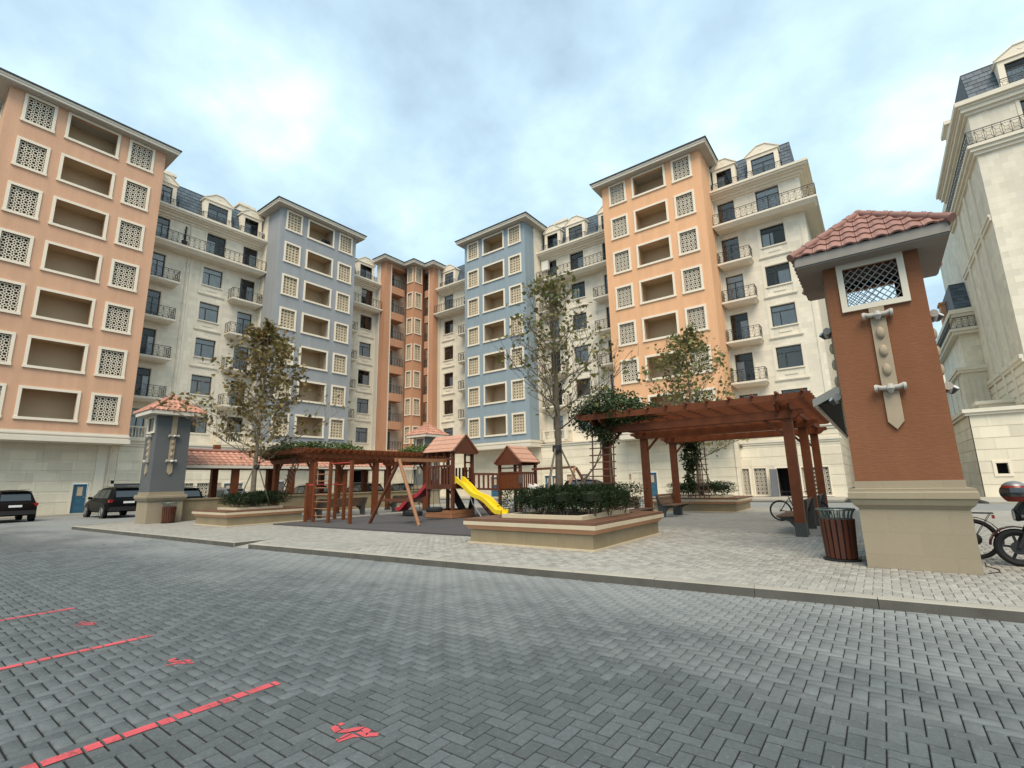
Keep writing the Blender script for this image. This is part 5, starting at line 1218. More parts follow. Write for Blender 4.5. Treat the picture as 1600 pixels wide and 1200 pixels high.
def trellis(p0, p1, wdir, wd, n, label, rails=3):
    p0, p1, wv = Vector(p0), Vector(p1), Vector(wdir); T = thing('trellis', label, 'trellis', tuple(p0), 'wooden trellises')
    for i in range(rails): o = wv*(wd*(i/(rails-1)-.5)); m_ = MB(); m_.bar(p0+o, p1+o, .035, .03, up=wv.cross(p1-p0)); m_.build('upright', M['woodseat'], T)
    for i in range(n):
        c = p0.lerp(p1, (i+.5)/n); m_ = MB(); m_.bar(c-wv*(wd/2+.09)+Vector((0,-.03,0)), c+wv*(wd/2+.09)+Vector((0,-.03,0)), .03, .035); m_.build('slat', M['woodseat'], T)
trellis((-6.95,13.9,.72), (-6.85,13.9,3.1), (1,0,0), .72, 11, 'wooden trellis with a climbing vine on the near left pergola post')
trellis((-6.3,21.6,.72), (-6.3,21.6,3.1), (1,0,0), .75, 11, 'wooden trellis standing in the planter beyond the right pergola', 5)
trellis((-22.3,11.95,1.1), (-21.2,11.95,2.75), (.83,0,-.56), .42, 9, 'wooden trellis leaning under the left pergola', 3)

def vine(label, blobs, n, mat, sz, stems=()):
    T = thing('climbing_vine', label, 'vine', tuple(blobs[0][0]), 'climbing vines on the pergolas'); P = []; tot = sum(b[2] for b in blobs)
    for (c, R3, wt) in blobs:
        m = int(n*wt/tot); d = rng.normal(size=(m,3)); d /= np.linalg.norm(d,axis=1,keepdims=True)
        r = rng.uniform(.35,1.08,(m,1))**.6; wob = 1+.25*np.sin(d[:,0:1]*5+c[0])*np.cos(d[:,1:2]*4+c[1]*2); P.append(np.array(c)+d*np.array(R3)*r*wob)
    leaves('foliage', np.concatenate(P), sz, M[mat], T, 'oval', up=.4, droop=.2)
    if stems:
        mb = MB()
        for pts in stems: mb.tube(pts, [.03-.018*i/(len(pts)-1) for i in range(len(pts))], 6)
        mb.build('stem', M['bark2'], T, smooth=True)
vine('dark climbing vine heaped over the near left corner of the right pergola', [((-6.75,14.1,3.85),(1.0,.9,.62),5),((-6.3,14.0,3.65),(1.0,.7,.45),3),((-7.35,14.0,3.55),(.55,.6,.55),2),((-6.8,14.0,3.1),(.42,.45,.5),1.5),((-5.5,14.0,3.62),(.6,.5,.25),1)], 6800, 'vine', .105,
     [[(-7.9,13.2,.9),(-7.5,13.5,1.5),(-7.1,13.75,2.0),(-6.85,13.8,2.6),(-6.6,13.9,3.4)],[(-7.7,13.3,.9),(-7.3,13.6,1.7),(-6.9,13.8,2.3),(-6.95,13.9,3.4)],[(-6.6,13.85,.9),(-6.65,13.85,2.0),(-6.55,13.9,3.3)]])
vine('dark vine on the trellis beyond the right pergola', [((-6.6,21.4,3.3),(.9,.6,.35),2),((-6.5,21.5,2.6),(.4,.25,.7),2),((-6.6,21.5,1.6),(.22,.15,.7),1)], 2600, 'vine', .13, [[(-6.75,21.5,.7),(-6.7,21.5,2),(-6.5,21.4,3.3)]])
vine('green vine spread over the near end of the left pergola', [((-21.9,12.1,3.38),(1.9,.9,.20),4),((-20.7,13.2,3.42),(.8,1.5,.16),3),((-22.9,12.0,3.2),(1.0,.8,.28),2),((-20.6,14.2,3.33),(.5,.8,.14),1)], 1800, 'vine2', .15, [[(-22.2,11.95,.9),(-21.8,11.9,1.9),(-21.3,12.0,3.0)]])
vine('green vine on the far end of the left pergola', [((-21.2,19.6,3.42),(1.1,1.1,.36),3),((-20.6,18.3,3.28),(.6,.9,.2),1)], 2400, 'vine2', .15)

# ------------------------------------------------------------------ playground
mb = MB(); mb.prism([(-19.45,10.12,PZ-.02),(-8.95,10.48,PZ-.02),(-8.95,21.6,PZ-.02),(-19.45,21.6,PZ-.02)], (0,0,.065)); o = mb.build('playground_mat', M['rubber']); o['label'] = 'flat dark grey rubber mat under the playground'; o['category'] = 'mat'
MZ = PZ+.045
T = thing('playset', 'timber playset with two roofed towers, a bridge and slides', 'playset', (-14.4, 16, MZ)); PS = T
def part(name, mat, fn, parent=None):
    m_ = MB(); fn(m_); return m_.build(name, M[mat], parent or T)
ax0, ax1, ay0, ay1 = -15.65, -14.2, 14.8, 16.0
for x in (ax0, ax1):
    for y in (ay0, ay1): part('post', 'woodplay', lambda m: m.box(x-.06,x+.06,y-.06,y+.06,MZ,2.95))
part('deck', 'woodplay', lambda m: m.box(ax0,ax1,ay0,ay1,1.46,1.52))
for (a, b, c, d) in ((ax0-.06,ax1+.06,ay0-.09,ay0-.05),(ax0-.06,ax1+.06,ay1+.05,ay1+.09),(ax1+.05,ax1+.09,ay0-.05,ay1+.05),(ax0-.09,ax0-.05,ay0-.05,ay1+.05)):
    part('deck_fascia', 'woodplay', lambda m: m.box(a,b,c,d,1.34,1.54))
    for k_ in range(2): part('sandbox_board', 'woodlight' if c < ay0 else 'wood', lambda m: m.box(a,b,c,d,MZ+.02+k_*.155,MZ+.165+k_*.155))
for i in range(8):
    x = ax0+.12+i*(ax1-ax0-.24)/7; part('slat', 'woodplay', lambda m: m.box(x-.052,x+.052,ay0-.03,ay0-.005,1.54,2.24))
for z in (2.24, 2.52): part('rail', 'woodplay', lambda m: m.box(ax0,ax1,ay0-.045,ay0-.005,z,z+.09))
for x in (ax0+.5, ax0+.95): part('baluster', 'woodplay', lambda m: m.box(x-.03,x+.03,ay0-.03,ay0,2.33,2.9))
for y in (15.55, 15.95):
    part('post', 'woodplay', lambda m: m.box(ax1-.03,ax1+.03,y-.04,y+.04,1.54,2.9))
for z in (1.72, 2.05, 2.40, 2.72): part('rail', 'woodplay', lambda m: m.box(ax1-.02,ax1+.03,15.5,16.0,z,z+.06))
for i in range(6): y = ay0+.12+i*.19; part('slat', 'woodplay', lambda m: m.box(ax0-.03,ax0-.005,y-.05,y+.05,1.54,2.24)) if y > 15.6 else None
for i in range(7): x = ax0+.1+i*.2; part('slat', 'woodplay', lambda m: m.box(x-.05,x+.05,ay1+.01,ay1+.03,1.54,2.24))
def gable(x0, x1, y0, y1, ze, za, along, nb=6):
    """boarded gable roof, ridge along x or y"""
    for s_ in (-1, 1):
        for i in range(nb):
            t0, t1 = i/nb, (i+1)/nb-.02; lift = .016*(i % 2)
            if along == 'X':
                ym = (y0+y1)/2; ye = y0 if s_ < 0 else y1; P = lambda x, t: (x, ye+(ym-ye)*t, ze+(za-ze)*t+lift)
                poly = [P(x0,t0),P(x1,t0),P(x1,t1),P(x0,t1)]
            else:
                xm = (x0+x1)/2; xe = x0 if s_ < 0 else x1; P = lambda y, t: (xe+(xm-xe)*t, y, ze+(za-ze)*t+lift)
                poly = [P(y0,t0),P(y1,t0),P(y1,t1),P(y0,t1)]
            MB().prism(poly, (0,0,.028)).build('roof_board', M['playroof'], T)
    for e_ in (0, 1):
        m_ = MB()
        if along == 'X':
            x = (x0+.02, x1-.04)[e_]; m_.prism([(x,y0+.06,ze-.02),(x,y1-.06,ze-.02),(x,(y0+y1)/2,za-.03)], (.02,0,0))
            for ya in (y0, y1): m_.bar((x+(.02 if e_ else -.0),ya,ze-.03),(x+(.02 if e_ else 0),(y0+y1)/2,za-.03),.035,.11)
            m_.bar((x,y0+.1,ze-.06),(x,y1-.1,ze-.06),.05,.09)
        else:
            y = (y0+.02, y1-.04)[e_]; m_.prism([(x0+.06,y,ze-.02),(x1-.06,y,ze-.02),((x0+x1)/2,y,za-.03)], (0,.02,0))
            for xa in (x0, x1): m_.bar((xa,y-(0 if e_ else .0),ze-.03),((x0+x1)/2,y,za-.03),.035,.11)
            m_.bar((x0+.1,y,ze-.06),(x1-.1,y,ze-.06),.05,.09)
        m_.build('gable', M['woodplay'], T)
gable(-15.85, -13.98, 14.62, 16.20, 2.88, 3.60, 'X', 7)
bx0, bx1, by0, by1 = -13.5, -12.38, 17.05, 18.2
for x in (bx0, bx1):
    for y in (by0, by1): part('post', 'woodplay', lambda m: m.box(x-.055,x+.055,y-.055,y+.055,MZ,2.45))
part('deck', 'woodplay', lambda m: m.box(bx0,bx1,by0,by1,1.22,1.30))
for i in range(11): x = bx0+.06+i*.1; part('panel_board', 'wood', lambda m: m.box(x-.047,x+.047,by0-.03,by0-.005,1.28,1.93))
part('rail', 'woodplay', lambda m: m.box(bx0-.05,bx1+.05,by0-.05,by0,1.93,2.01)); part('rail', 'woodplay', lambda m: m.box(bx0,bx1,by0-.03,by0,2.14,2.19))
for i in range(7): y = by0+.1+i*.16; part('slat', 'woodplay', lambda m: m.box(bx1+.005,bx1+.03,y-.045,y+.045,1.28,1.90))
for z in (1.24, 1.90): part('rail', 'woodplay', lambda m: m.box(bx1-.01,bx1+.045,by0,by1,z,z+.09))
part('notice_panel', 'lampgrey', lambda m: m.box(bx1-.02,bx1+.14,by0-.09,by0-.06,1.50,1.86))
gable(-13.68, -12.22, 16.88, 18.36, 2.40, 3.12, 'Y', 6)
a, b = Vector((ax1,15.98,0)), Vector((bx0,by0,0)); d = (b-a)
part('bridge_deck', 'woodplay', lambda m: m.prism([(a.x,a.y,1.30),(b.x,b.y,1.22),(b.x-.75,b.y+.35,1.22),(a.x-.75,a.y+.15,1.30)], (0,0,.05)))
for z0, z1 in ((1.95,1.92),(1.32,1.26)): part('rail', 'woodplay', lambda m: m.bar((a.x,a.y,z0),(b.x,b.y,z1),.045,.09))
for i in range(6): p = a.lerp(b, (i+.5)/6); part('slat', 'woodplay', lambda m: m.bar((p.x,p.y,1.28),(p.x,p.y,1.92),.09,.03,up=(d.y,-d.x,0)))
def slide(name, mat, path, w, horn=0.0):
    """trough along path: flat bed with raised rims, given thickness"""
    m_ = MB(); secs = []
    for i, p in enumerate(path):
        p = Vector(p); d = (Vector(path[min(i+1,len(path)-1)])-Vector(path[max(i-1,0)])).normalized(); s_ = d.cross(Vector((0,0,1))).normalized(); n = s_.cross(d)
        rim = .16+(horn if i < 2 else 0)
        secs.append([p+s_*x+n*y for x, y in ((-w/2-.03,0),(-w/2-.03,rim),(-w/2,rim+.015),(-w/2+.03,rim),(-w/2+.05,.04),(0,.015),(w/2-.05,.04),(w/2-.03,rim),(w/2,rim+.015),(w/2+.03,rim),(w/2+.03,0),(0,-.04))])
    k_ = len(secs[0]); vs = [q for s_ in secs for q in s_]
    m_.add(vs, [(i*k_+j, i*k_+(j+1)%k_, (i+1)*k_+(j+1)%k_, (i+1)*k_+j) for i in range(len(secs)-1) for j in range(k_)]+[tuple(range(k_)), tuple((len(secs)-1)*k_+j for j in range(k_-1,-1,-1))])
    return m_.build(name, M[mat], T, smooth=True)
def slide_z(t, z0, z1): return z0+(z1-z0)*(t-.045*math.sin(t*4*math.pi)) if t < .93 else z0+(z1-z0)*(.93+ (t-.93)*.35)
slide('yellow_slide', 'yellowplastic', [(-14.22+2.45*t, 15.12, slide_z(t,1.62,.30)) for t in [i/18 for i in range(19)]], .46, .07)
slide('red_slide', 'redplastic', [(-15.62-2.35*t, 15.22, slide_z(t,1.56,.32)) for t in [i/18 for i in range(19)]], .44)
part('slide_support', 'plastic', lambda m: m.box(-17.55,-17.15,15.05,15.40,MZ,.42))
slide('white_slide', 'whitep', [(bx1+.05+1.5*t, 17.75, slide_z(t,1.32,.30)) for t in [i/12 for i in range(13)]], .42)
m_ = MB(); m_.prism([(-14.1,15.55,1.35),(-14.1,16.05,1.35),(-12.75,16.05,MZ),(-12.75,15.55,MZ)], (.05,0,.04)); m_.build('climbing_ramp', M['woodplay'], T)
for i in range(6): t = (i+.5)/6; part('grip', 'plastic', lambda m: m.bar((-14.1+1.35*t+.05,15.57,1.35+(MZ-1.35)*t+.06),(-14.1+1.35*t+.05,16.03,1.35+(MZ-1.35)*t+.06),.05,.04))
part('scramble_net_frame', 'tyre', lambda m: (m.tube([(-14.3,15.9,MZ+.3),(-13.9,15.7,1.2),(-13.75,15.4,1.35)], .05, 8), m.tube([(-15.3,15.9,1.3),(-14.9,16.2,MZ+.2)], .16, 10)))
m_ = MB(); m_.tube([(-13.1,15.35,MZ+.02),(-13.3,15.32,.45),(-13.65,15.38,.75),(-13.8,15.4,1.15)], .018, 6); m_.build('rope', M['whitep'], T)
# swing bay carried by the big tower
A_ = Vector((-14.15,11.9,2.43))
part('swing_leg', 'woodplay', lambda m: m.tube([(-15.58,11.78,MZ),(-14.17,11.92,2.42)], .062, 10)); part('swing_leg', 'woodlight', lambda m: m.tube([(-12.95,11.84,MZ),(-14.11,11.88,2.46)], .062, 10))
part('swing_brace', 'woodplay', lambda m: m.bar((-15.02,11.84,1.02),(-13.42,11.86,1.02),.05,.10)); part('swing_beam', 'woodlight', lambda m: m.bar((-14.12,11.72,2.46),(-14.55,14.78,2.50),.10,.13))
part('swing_beam', 'woodplay', lambda m: m.bar((bx1,17.95,2.10),(-10.45,18.4,2.14),.10,.10)); part('swing_leg', 'woodlight', lambda m: m.tube([(-10.62,17.3,MZ),(-10.45,18.38,2.12)], .06, 10)); part('swing_leg', 'woodplay', lambda m: m.tube([(-9.5,18.9,MZ),(-10.43,18.42,2.12)], .06, 10))
def tyre_swing(x, y, z, label):
    Q = thing('tyre_swing', label, 'tyre', (x, y, z), 'hanging tyre swings'); m_ = MB()
    m_.lathe((x,y,z), [(.19,-.07),(.30,-.09),(.335,-.05),(.335,.05),(.30,.09),(.19,.07),(.17,.0),(.19,-.07)], 20, caps=False); m_.build('tyre', M['tyre'], Q, smooth=True); bx = -14.12-.43*(y-11.72)/3.06
    for k_ in range(3): a = k_*2.09+.4; m_ = MB(); m_.tube([(x+.26*math.cos(a),y+.26*math.sin(a),z+.08),(bx,y,2.42)], .008, 4); m_.build('chain', M['iron'], Q)
tyre_swing(-14.25, 12.75, .50, 'hanging tyre swing nearer the red slide'); tyre_swing(-14.42, 13.98, .56, 'hanging tyre swing in front of the big tower')
Q = thing('swing_seat', 'small dark swing seat hanging from the far beam by the hedge', 'swing', (-11.4, 18.2, .7)); m_ = MB(); m_.box(-11.6,-11.2,18.1,18.32,.62,.66); m_.build('seat', M['tyre'], Q)
for x in (-11.58,-11.22): m_ = MB(); m_.tube([(x,18.2,.66),(x,18.18,2.1)], .010, 4); m_.build('chain', M['iron'], Q)

T = thing('playground_climber', 'timber climber with ladder, pull up bar and red bars', 'climbing frame', (-17.8, 11.7, MZ))
for (x, y, h) in ((-19.03,11.22,1.72),(-18.53,11.26,2.52),(-17.47,11.26,2.52),(-16.18,11.33,2.52),(-19.03,12.56,1.74),(-18.33,12.52,1.74)):
    part('post', 'wood', lambda m: m.box(x-.055,x+.055,y-.055,y+.055,MZ,h))
for i in range(8): z = .42+i*.27; part('rung', 'woodlight', lambda m: m.tube([(-18.5,11.26,z),(-17.5,11.26,z)], .019, 8))
part('bar', 'red', lambda m: m.tube([(-17.47,11.26,2.44),(-16.18,11.33,2.44)], .02, 8)); part('bar', 'red', lambda m: m.tube([(-19.03,11.22,1.62),(-18.53,11.26,1.62)], .02, 8))
part('bar', 'red', lambda m: m.tube([(-19.03,11.22,1.64),(-19.03,12.56,1.64)], .02, 8)); part('bar', 'red', lambda m: m.tube([(-19.03,12.56,1.62),(-18.33,12.52,1.62)], .02, 8))

# ------------------------------------------------------------------ benches, bins
def bench():
    T = thing('park_bench', '', 'bench', (0,0,0), 'park benches on the plaza')
    prof = [(.34,.84),(.27,.86),(.20,.62),(.12,.45),(.0,.42),(-.36,.45),(-.40,.42),(-.30,.37),(-.12,.31),(-.02,.18),(.02,0),(.30,0),(.28,.22),(.30,.5)]
    for x in (-.86, .86):
        e_ = MB().prism([(x-.035,y,z) for y, z in prof], (.07,0,0)).build('side_plate', M['benchiron'], T)
        s_ = -.04 if x < 0 else .037; m_ = MB(); c = [(x+s_,.17,.22),(x+s_,.10,.10),(x+s_,.24,.10)]
        for i in range(3): m_.bar(c[i], c[(i+1)%3], .010, .006)
        m_.build('emblem', M['lampgrey'], e_)
    for i in range(4): y = -.34+i*.115; m_ = MB(); m_.box(-1.0,1.0,y-.05,y+.05,.43+.004*(i==3),.462+.004*(i==3)); m_.build('seat_slat', M['benchwood'], T)
    for i in range(4): t = i/3; m_ = MB(); m_.bar((-1.0,.135+.115*t,.53+.28*t),(1.0,.135+.115*t,.53+.28*t),.03,.085,up=(0,.4,1)); m_.build('back_slat', M['benchwood'], T)
    return T
b0 = bench(); first = True
for (x, y, rz, lab) in ((-6.95,16.05,90,'park bench seen over the large planter, between two pergola posts'),(-6.85,19.75,90,'park bench with grey side plates facing right under the pergola'),(-1.95,15.45,-90,'park bench beside the front right pergola post, seen end on'),(-1.95,18.75,-90,'park bench behind the first one on the right side of the pergola'),(-21.3,14.35,-90,'long wooden bench behind the climber ladder under the left pergola'),(-21.5,18.9,-90,'long wooden bench behind the swing frame under the left pergola')):
    o = b0 if first else copy_tree(b0); first = False; place(o, (x,y,PZ), R_(rz), lab)
    if x < -20: o.scale = (1.38, 1, 1)
def bin_(mat):
    T = thing('litter_bin', '', 'bin', (0,0,0), 'slatted litter bins'); n = 18
    m_ = MB(); m_.lathe((0,0,0), [(.275,0),(.285,.012),(.285,.03),(.25,.035)], 24); m_.build('base_ring', M['plastic'], T)
    m_ = MB(); m_.lathe((0,0,0), [(.205,.04),(.235,.70)], 20); m_.build('liner', M['plastic'], T)
    for i in range(n):
        a = 2*math.pi*i/n; c, s_ = math.cos(a), math.sin(a); m_ = MB(); m_.bar((.228*c,.228*s_,.045),(.262*c,.262*s_,.70),.062,.018,up=(c,s_,0)); m_.build('slat', M['binwood'], T)
        m_ = MB(); m_.tube([(.225*c,.225*s_,.66),(.235*c,.235*s_,.76),(.262*c,.262*s_,.83),(.285*c,.285*s_,.86)], .011, 5); m_.build('hoop_bar', M['binmetal'], T)
    m_ = MB(); m_.ring((0,0,.865), .29, .016, (1,0,0), (0,1,0), 28, 6); m_.ring((0,0,.865), .262, .010, (1,0,0), (0,1,0), 28, 5); m_.build('rim', M['binmetal'], T)
    return T
o = bin_('binwood'); place(o, (-.76,10.62,PZ), 0, 'slatted litter bin beside the terracotta column'); place(copy_tree(o), (-25.55,8.55,PZ), .2, 'slatted litter bin standing against the slate blue column')

# ------------------------------------------------------------------ bicycles, motorcycle
def wheel(parent, c, r, spokes=18, tw=.022):
    m_ = MB(); m_.ring(c, r-tw, tw, (1,0,0), (0,0,1), 32, 6); w = m_.build('wheel', M['tyre'], parent, smooth=True)
    m_ = MB(); m_.ring(c, r-tw*2.1, .009, (1,0,0), (0,0,1), 32, 4)
    for i in range(spokes): a = 2*math.pi*i/spokes; m_.bar((c[0],c[1]+.02*(-1)**i,c[2]), (c[0]+(r-.04)*math.cos(a),c[1],c[2]+(r-.04)*math.sin(a)), .003, .003)
    m_.lathe((c[0],c[1]-.035,c[2]), [(.02,0),(.03,.01),(.03,.06),(.02,.07)], 10, 'Y'); m_.build('rim', M['iron'], w)
def bicycle(label, heavy=False):
    T = thing('bicycle', label, 'bicycle', (0,0,0)); r = .335
    R, F, B, Sx, H = Vector((-.52,0,r)), Vector((.54,0,r)), Vector((-.08,0,.28)), Vector((-.24,0,.74)), Vector((.36,0,.82))
    wheel(T, tuple(R), r, tw=.03 if heavy else .022); wheel(T, tuple(F), r, tw=.03 if heavy else .022)
    m_ = MB()
    for p, q, rr in ((B,Sx,.017),(Sx,H+Vector((-.02,0,-.04)),.016),(B,H+Vector((.02,0,-.14)),.02),(Sx,R+Vector((0,.05,0)),.010),(Sx,R-Vector((0,.05,0)),.010),(B,R+Vector((0,.05,0)),.010),(B,R-Vector((0,.05,0)),.010),(H+Vector((.03,0,-.18)),H+Vector((-.02,0,.06)),.02)): m_.tube([p,q], rr, 8)
    for s_ in (-.055,.055): m_.tube([H+Vector((.04,s_,-.18)), F+Vector((0,s_,0))], .012, 6)
    m_.build('frame', M['iron'], T, smooth=True)
    m_ = MB(); m_.tube([Sx, Sx+Vector((-.05,0,.16))], .012, 6); p = Sx+Vector((-.05,0,.18)); m_.prism([p+Vector((-.14,-.08,0)),p+Vector((-.14,.08,0)),p+Vector((0,.05,0)),p+Vector((.14,.02,-.01)),p+Vector((.14,-.02,-.01)),p+Vector((0,-.05,0))], (0,0,.045)); m_.build('saddle', M['plastic'], T)
    m_ = MB(); q = H+Vector((-.02,0,.10)); m_.tube([H,q], .014, 6); m_.tube([q+Vector((-.10,-.29,.02)),q+Vector((0,-.16,.03)),q,q+Vector((0,.16,.03)),q+Vector((-.10,.29,.02))], .012, 6); m_.build('handlebar', M['iron'], T, smooth=True)
    m_ = MB(); m_.lathe((B.x,-.05,B.z), [(.09,0),(.09,.008)], 16, 'Y'); m_.bar(B+Vector((0,-.07,0)), B+Vector((.12,-.07,-.12)), .02, .012); m_.bar(B+Vector((0,.07,0)), B+Vector((-.12,.07,.12)), .02, .012); m_.box(B.x+.08,B.x+.18,-.14,-.05,B.z-.14,B.z-.12); m_.box(B.x-.18,B.x-.08,.05,.14,B.z+.11,B.z+.13); m_.build('crank', M['iron'], T)
    if heavy:
        m_ = MB(); pts = [R+Vector(((r+.03)*math.cos(a), 0, (r+.03)*math.sin(a))) for a in [R_(t) for t in range(15, 200, 15)]]
        for p, q in zip(pts[:-1], pts[1:]): m_.bar(p, q, .075, .012, up=(p-R))
        m_.build('mudguard', M['plastic'], T)
        m_ = MB(); m_.box(-.82,-.30,-.07,.07,.76,.78); 
        for x in (-.78,-.40):
            for s_ in (-.06,.06): m_.bar((x,s_,.76),(-.52,s_,r),.008,.008)
        m_.build('rack', M['iron'], T); m_ = MB(); m_.lathe((R.x,-.06,R.z), [(.05,0),(.10,.02),(.10,.10),(.05,.12)], 14, 'Y'); m_.build('hub_motor', M['plastic'], T)
        m_ = MB(); m_.box(-.83,-.80,-.04,.04,.68,.74); m_.build('rear_lamp', M['lamp_red'], T)
    return T
place(bicycle('black bicycle standing behind the right pergola posts'), (-2.33,18.6,PZ), 0); place(bicycle('black electric bicycle with rear rack half hidden by the terracotta column', True), (.60,11.75,PZ), math.pi)
T = thing('motorcycle', 'black motorcycle with maroon front mudguard at the right edge', 'motorcycle', (1.56, 11.15, PZ))
X0, Y0, r = 1.56, 11.15, .285; c = (X0, Y0, PZ+r)
m_ = MB(); m_.ring(c, r-.045, .048, (1,0,0), (0,0,1), 32, 8); w = m_.build('front_wheel', M['tyre'], T, smooth=True)
m_ = MB(); m_.ring(c, r-.095, .016, (1,0,0), (0,0,1), 28, 5)
for i in range(5): a = .5+2*math.pi*i/5; m_.bar(c, (c[0]+(r-.09)*math.cos(a), c[1], c[2]+(r-.09)*math.sin(a)), .035, .03, up=(0,1,0))
m_.lathe((c[0],c[1]-.05,c[2]), [(.05,0),(.06,.03),(.06,.07),(.05,.10)], 12, 'Y'); m_.lathe((c[0],c[1]-.07,c[2]), [(.10,0),(.10,.006)], 20, 'Y'); m_.build('rim', M['iron'], w)
m_ = MB(); pts = [Vector(c)+Vector(((r+.035)*math.cos(R_(t)),0,(r+.035)*math.sin(R_(t)))) for t in range(35, 185, 14)]
for p, q in zip(pts[:-1], pts[1:]): m_.bar(p, q, .13, .018, up=p-Vector(c))
m_.build('mudguard', M['maroon'], T, smooth=True)
hd = Vector((X0+.30, Y0, PZ+.93)); m_ = MB()
for s_ in (-.085,.085): m_.tube([(X0,Y0+s_,PZ+r),(hd.x,Y0+s_,hd.z)], [.030,.024], 8)
m_.box(hd.x-.06,hd.x+.04,Y0-.11,Y0+.11,hd.z-.12,hd.z-.08); m_.build('fork', M['iron'], T)
m_ = MB(); p = Vector((X0+.14,Y0,PZ+.80)); m_.tube([p+Vector((-.11,0,-.02)),p+Vector((-.10,0,-.02)),p+Vector((0,0,0)),p+Vector((.10,0,.02))], [.085,.10,.10,.05], 14); m_.box(p.x-.05,p.x+.10,Y0-.13,Y0+.13,p.z-.08,p.z+.10); o = m_.build('headlamp', M['plastic'], T)
m_ = MB(); m_.tube([p+Vector((-.125,0,-.02)),p+Vector((-.112,0,-.02))], .085, 14); m_.build('lens', M['lampglass'], o)
m_ = MB(); m_.prism([(X0+.12,Y0-.12,PZ+.72),(X0+.04,Y0-.12,PZ+.86),(X0+.16,Y0-.12,PZ+1.02),(X0+.34,Y0-.12,PZ+1.10),(X0+.44,Y0-.12,PZ+.98),(X0+.40,Y0-.12,PZ+.74)], (0,.24,0)); m_.build('fairing', M['plastic'], T)
for s_ in (-1, 1): m_ = MB(); q = p+Vector((-.02,s_*.17,-.03)); m_.tube([q,q+Vector((0,-s_*.08,0))], .01, 6); m_.tube([q+Vector((-.04,0,0)),q+Vector((.03,0,0))], [.03,.02], 10); m_.build('indicator', M['lampgrey'], T)
m_ = MB(); m_.tube([hd+Vector((.16,-.36,.16)),hd+Vector((.05,-.24,.20)),hd+Vector((.02,0,.12)),hd+Vector((.05,.24,.20)),hd+Vector((.16,.36,.16))], .014, 8); m_.tube([hd+Vector((.05,-.24,.20)),hd+Vector((.18,-.38,.16))], .022, 8); m_.build('handlebar', M['plastic'], T)
m_ = MB(); vs = [(X0+.30,.12,.86),(X0+.42,.17,1.02),(X0+.62,.17,1.04),(X0+.85,.11,.88),(X0+.80,.10,.72),(X0+.40,.13,.70)]
m_.prism([(x,Y0-.14,PZ+z) for x,_,z in vs], (0,.28,0)); m_.build('tank', M['maroon'], T)
m_ = MB(); m_.prism([(X0+.78,Y0-.13,PZ+.86),(X0+1.50,Y0-.13,PZ+.92),(X0+1.55,Y0-.13,PZ+.82),(X0+.78,Y0-.13,PZ+.72)], (0,.26,0)); m_.build('seat', M['plastic'], T)
m_ = MB(); m_.box(X0+.42,X0+.85,Y0-.16,Y0+.16,PZ+.24,PZ+.66); m_.tube([(X0+.45,Y0,PZ+.62),(X0+.30,Y0,PZ+.80)], .04, 8); m_.tube([(X0+.85,Y0,PZ+.40),(X0+1.32,Y0,PZ+r)], .04, 8); m_.tube([(X0+.38,Y0-.18,PZ+.4),(X0+.55,Y0-.18,PZ+.22),(X0+1.5,Y0-.18,PZ+.30)], .035, 8); m_.build('engine', M['iron'], T)
m_ = MB(); c2 = (X0+1.32,Y0,PZ+r); m_.ring(c2, r-.05, .055, (1,0,0), (0,0,1), 28, 8); w = m_.build('rear_wheel', M['tyre'], T, smooth=True); m_ = MB(); m_.ring(c2, r-.10, .016, (1,0,0), (0,0,1), 24, 5); m_.lathe((c2[0],c2[1]-.05,c2[2]), [(.06,0),(.06,.1)], 12, 'Y'); m_.build('rim', M['iron'], w)
m_ = MB(); m_.tube([(X0+.95,Y0-.1,PZ+.25),(X0+.98,Y0-.28,PZ)], .014, 6); m_.build('side_stand', M['iron'], T)
T = thing('helmet', 'red and black helmet with silver top hung on the motorcycle handlebar', 'helmet', (1.63, 10.95, 1.25)); hc = Vector((1.62, 10.90, 1.26)); m_ = MB(); m2 = MB(); m3_ = MB()
def ell(mb, c, R3, z0, z1, a0=0, a1=2*math.pi, n=18, k_=9):
    vs, fs = [], []
    for i in range(k_+1):
        z = z0+(z1-z0)*i/k_; rr = math.sqrt(max(0, 1-z*z))
        for j in range(n+1): a = a0+(a1-a0)*j/n; vs.append((c.x+R3[0]*rr*math.cos(a), c.y+R3[1]*rr*math.sin(a), c.z+R3[2]*z))
    for i in range(k_):
        for j in range(n): fs.append((i*(n+1)+j, i*(n+1)+j+1, (i+1)*(n+1)+j+1, (i+1)*(n+1)+j))
    mb.add(vs, fs)
ell(m_, hc, (.175,.15,.175), -.8, .62); m_.build('shell', M['helmetred'], T, smooth=True); ell(m2, hc, (.177,.152,.177), .60, 1.0); m2.build('crown_panel', M['silver'], T, smooth=True)
ell(m3_, hc, (.180,.155,.180), -.35, .40, math.pi*.85, math.pi*1.75, 10, 5); m3_.build('visor', M['carglass'], T, smooth=True)
m_ = MB(); m_.tube([hc+Vector((.14,0,-.03)), hc+Vector((.26,.02,-.02)), hc+Vector((.30,.1,-.05))], [.07,.075,.05], 10); m_.build('chin_bar', M['helmetred'], T, smooth=True)
m_ = MB(); m_.tube([hc+Vector((.0,.05,-.11)), hc+Vector((.12,.12,-.16)), hc+Vector((.26,.10,-.14))], .02, 6); m_.build('strap', M['plastic'], T)
mb = MB(); mb.tube([(1.05,10.15,PZ+.008),(1.2,10.35,PZ+.008),(1.22,10.6,PZ+.008),(1.12,10.9,PZ+.008),(1.15,11.3,PZ+.008)], .007, 6); o = mb.build('cable', M['plastic']); o['label'] = 'thin dark cable on the paving beside the terracotta column'; o['category'] = 'cable'

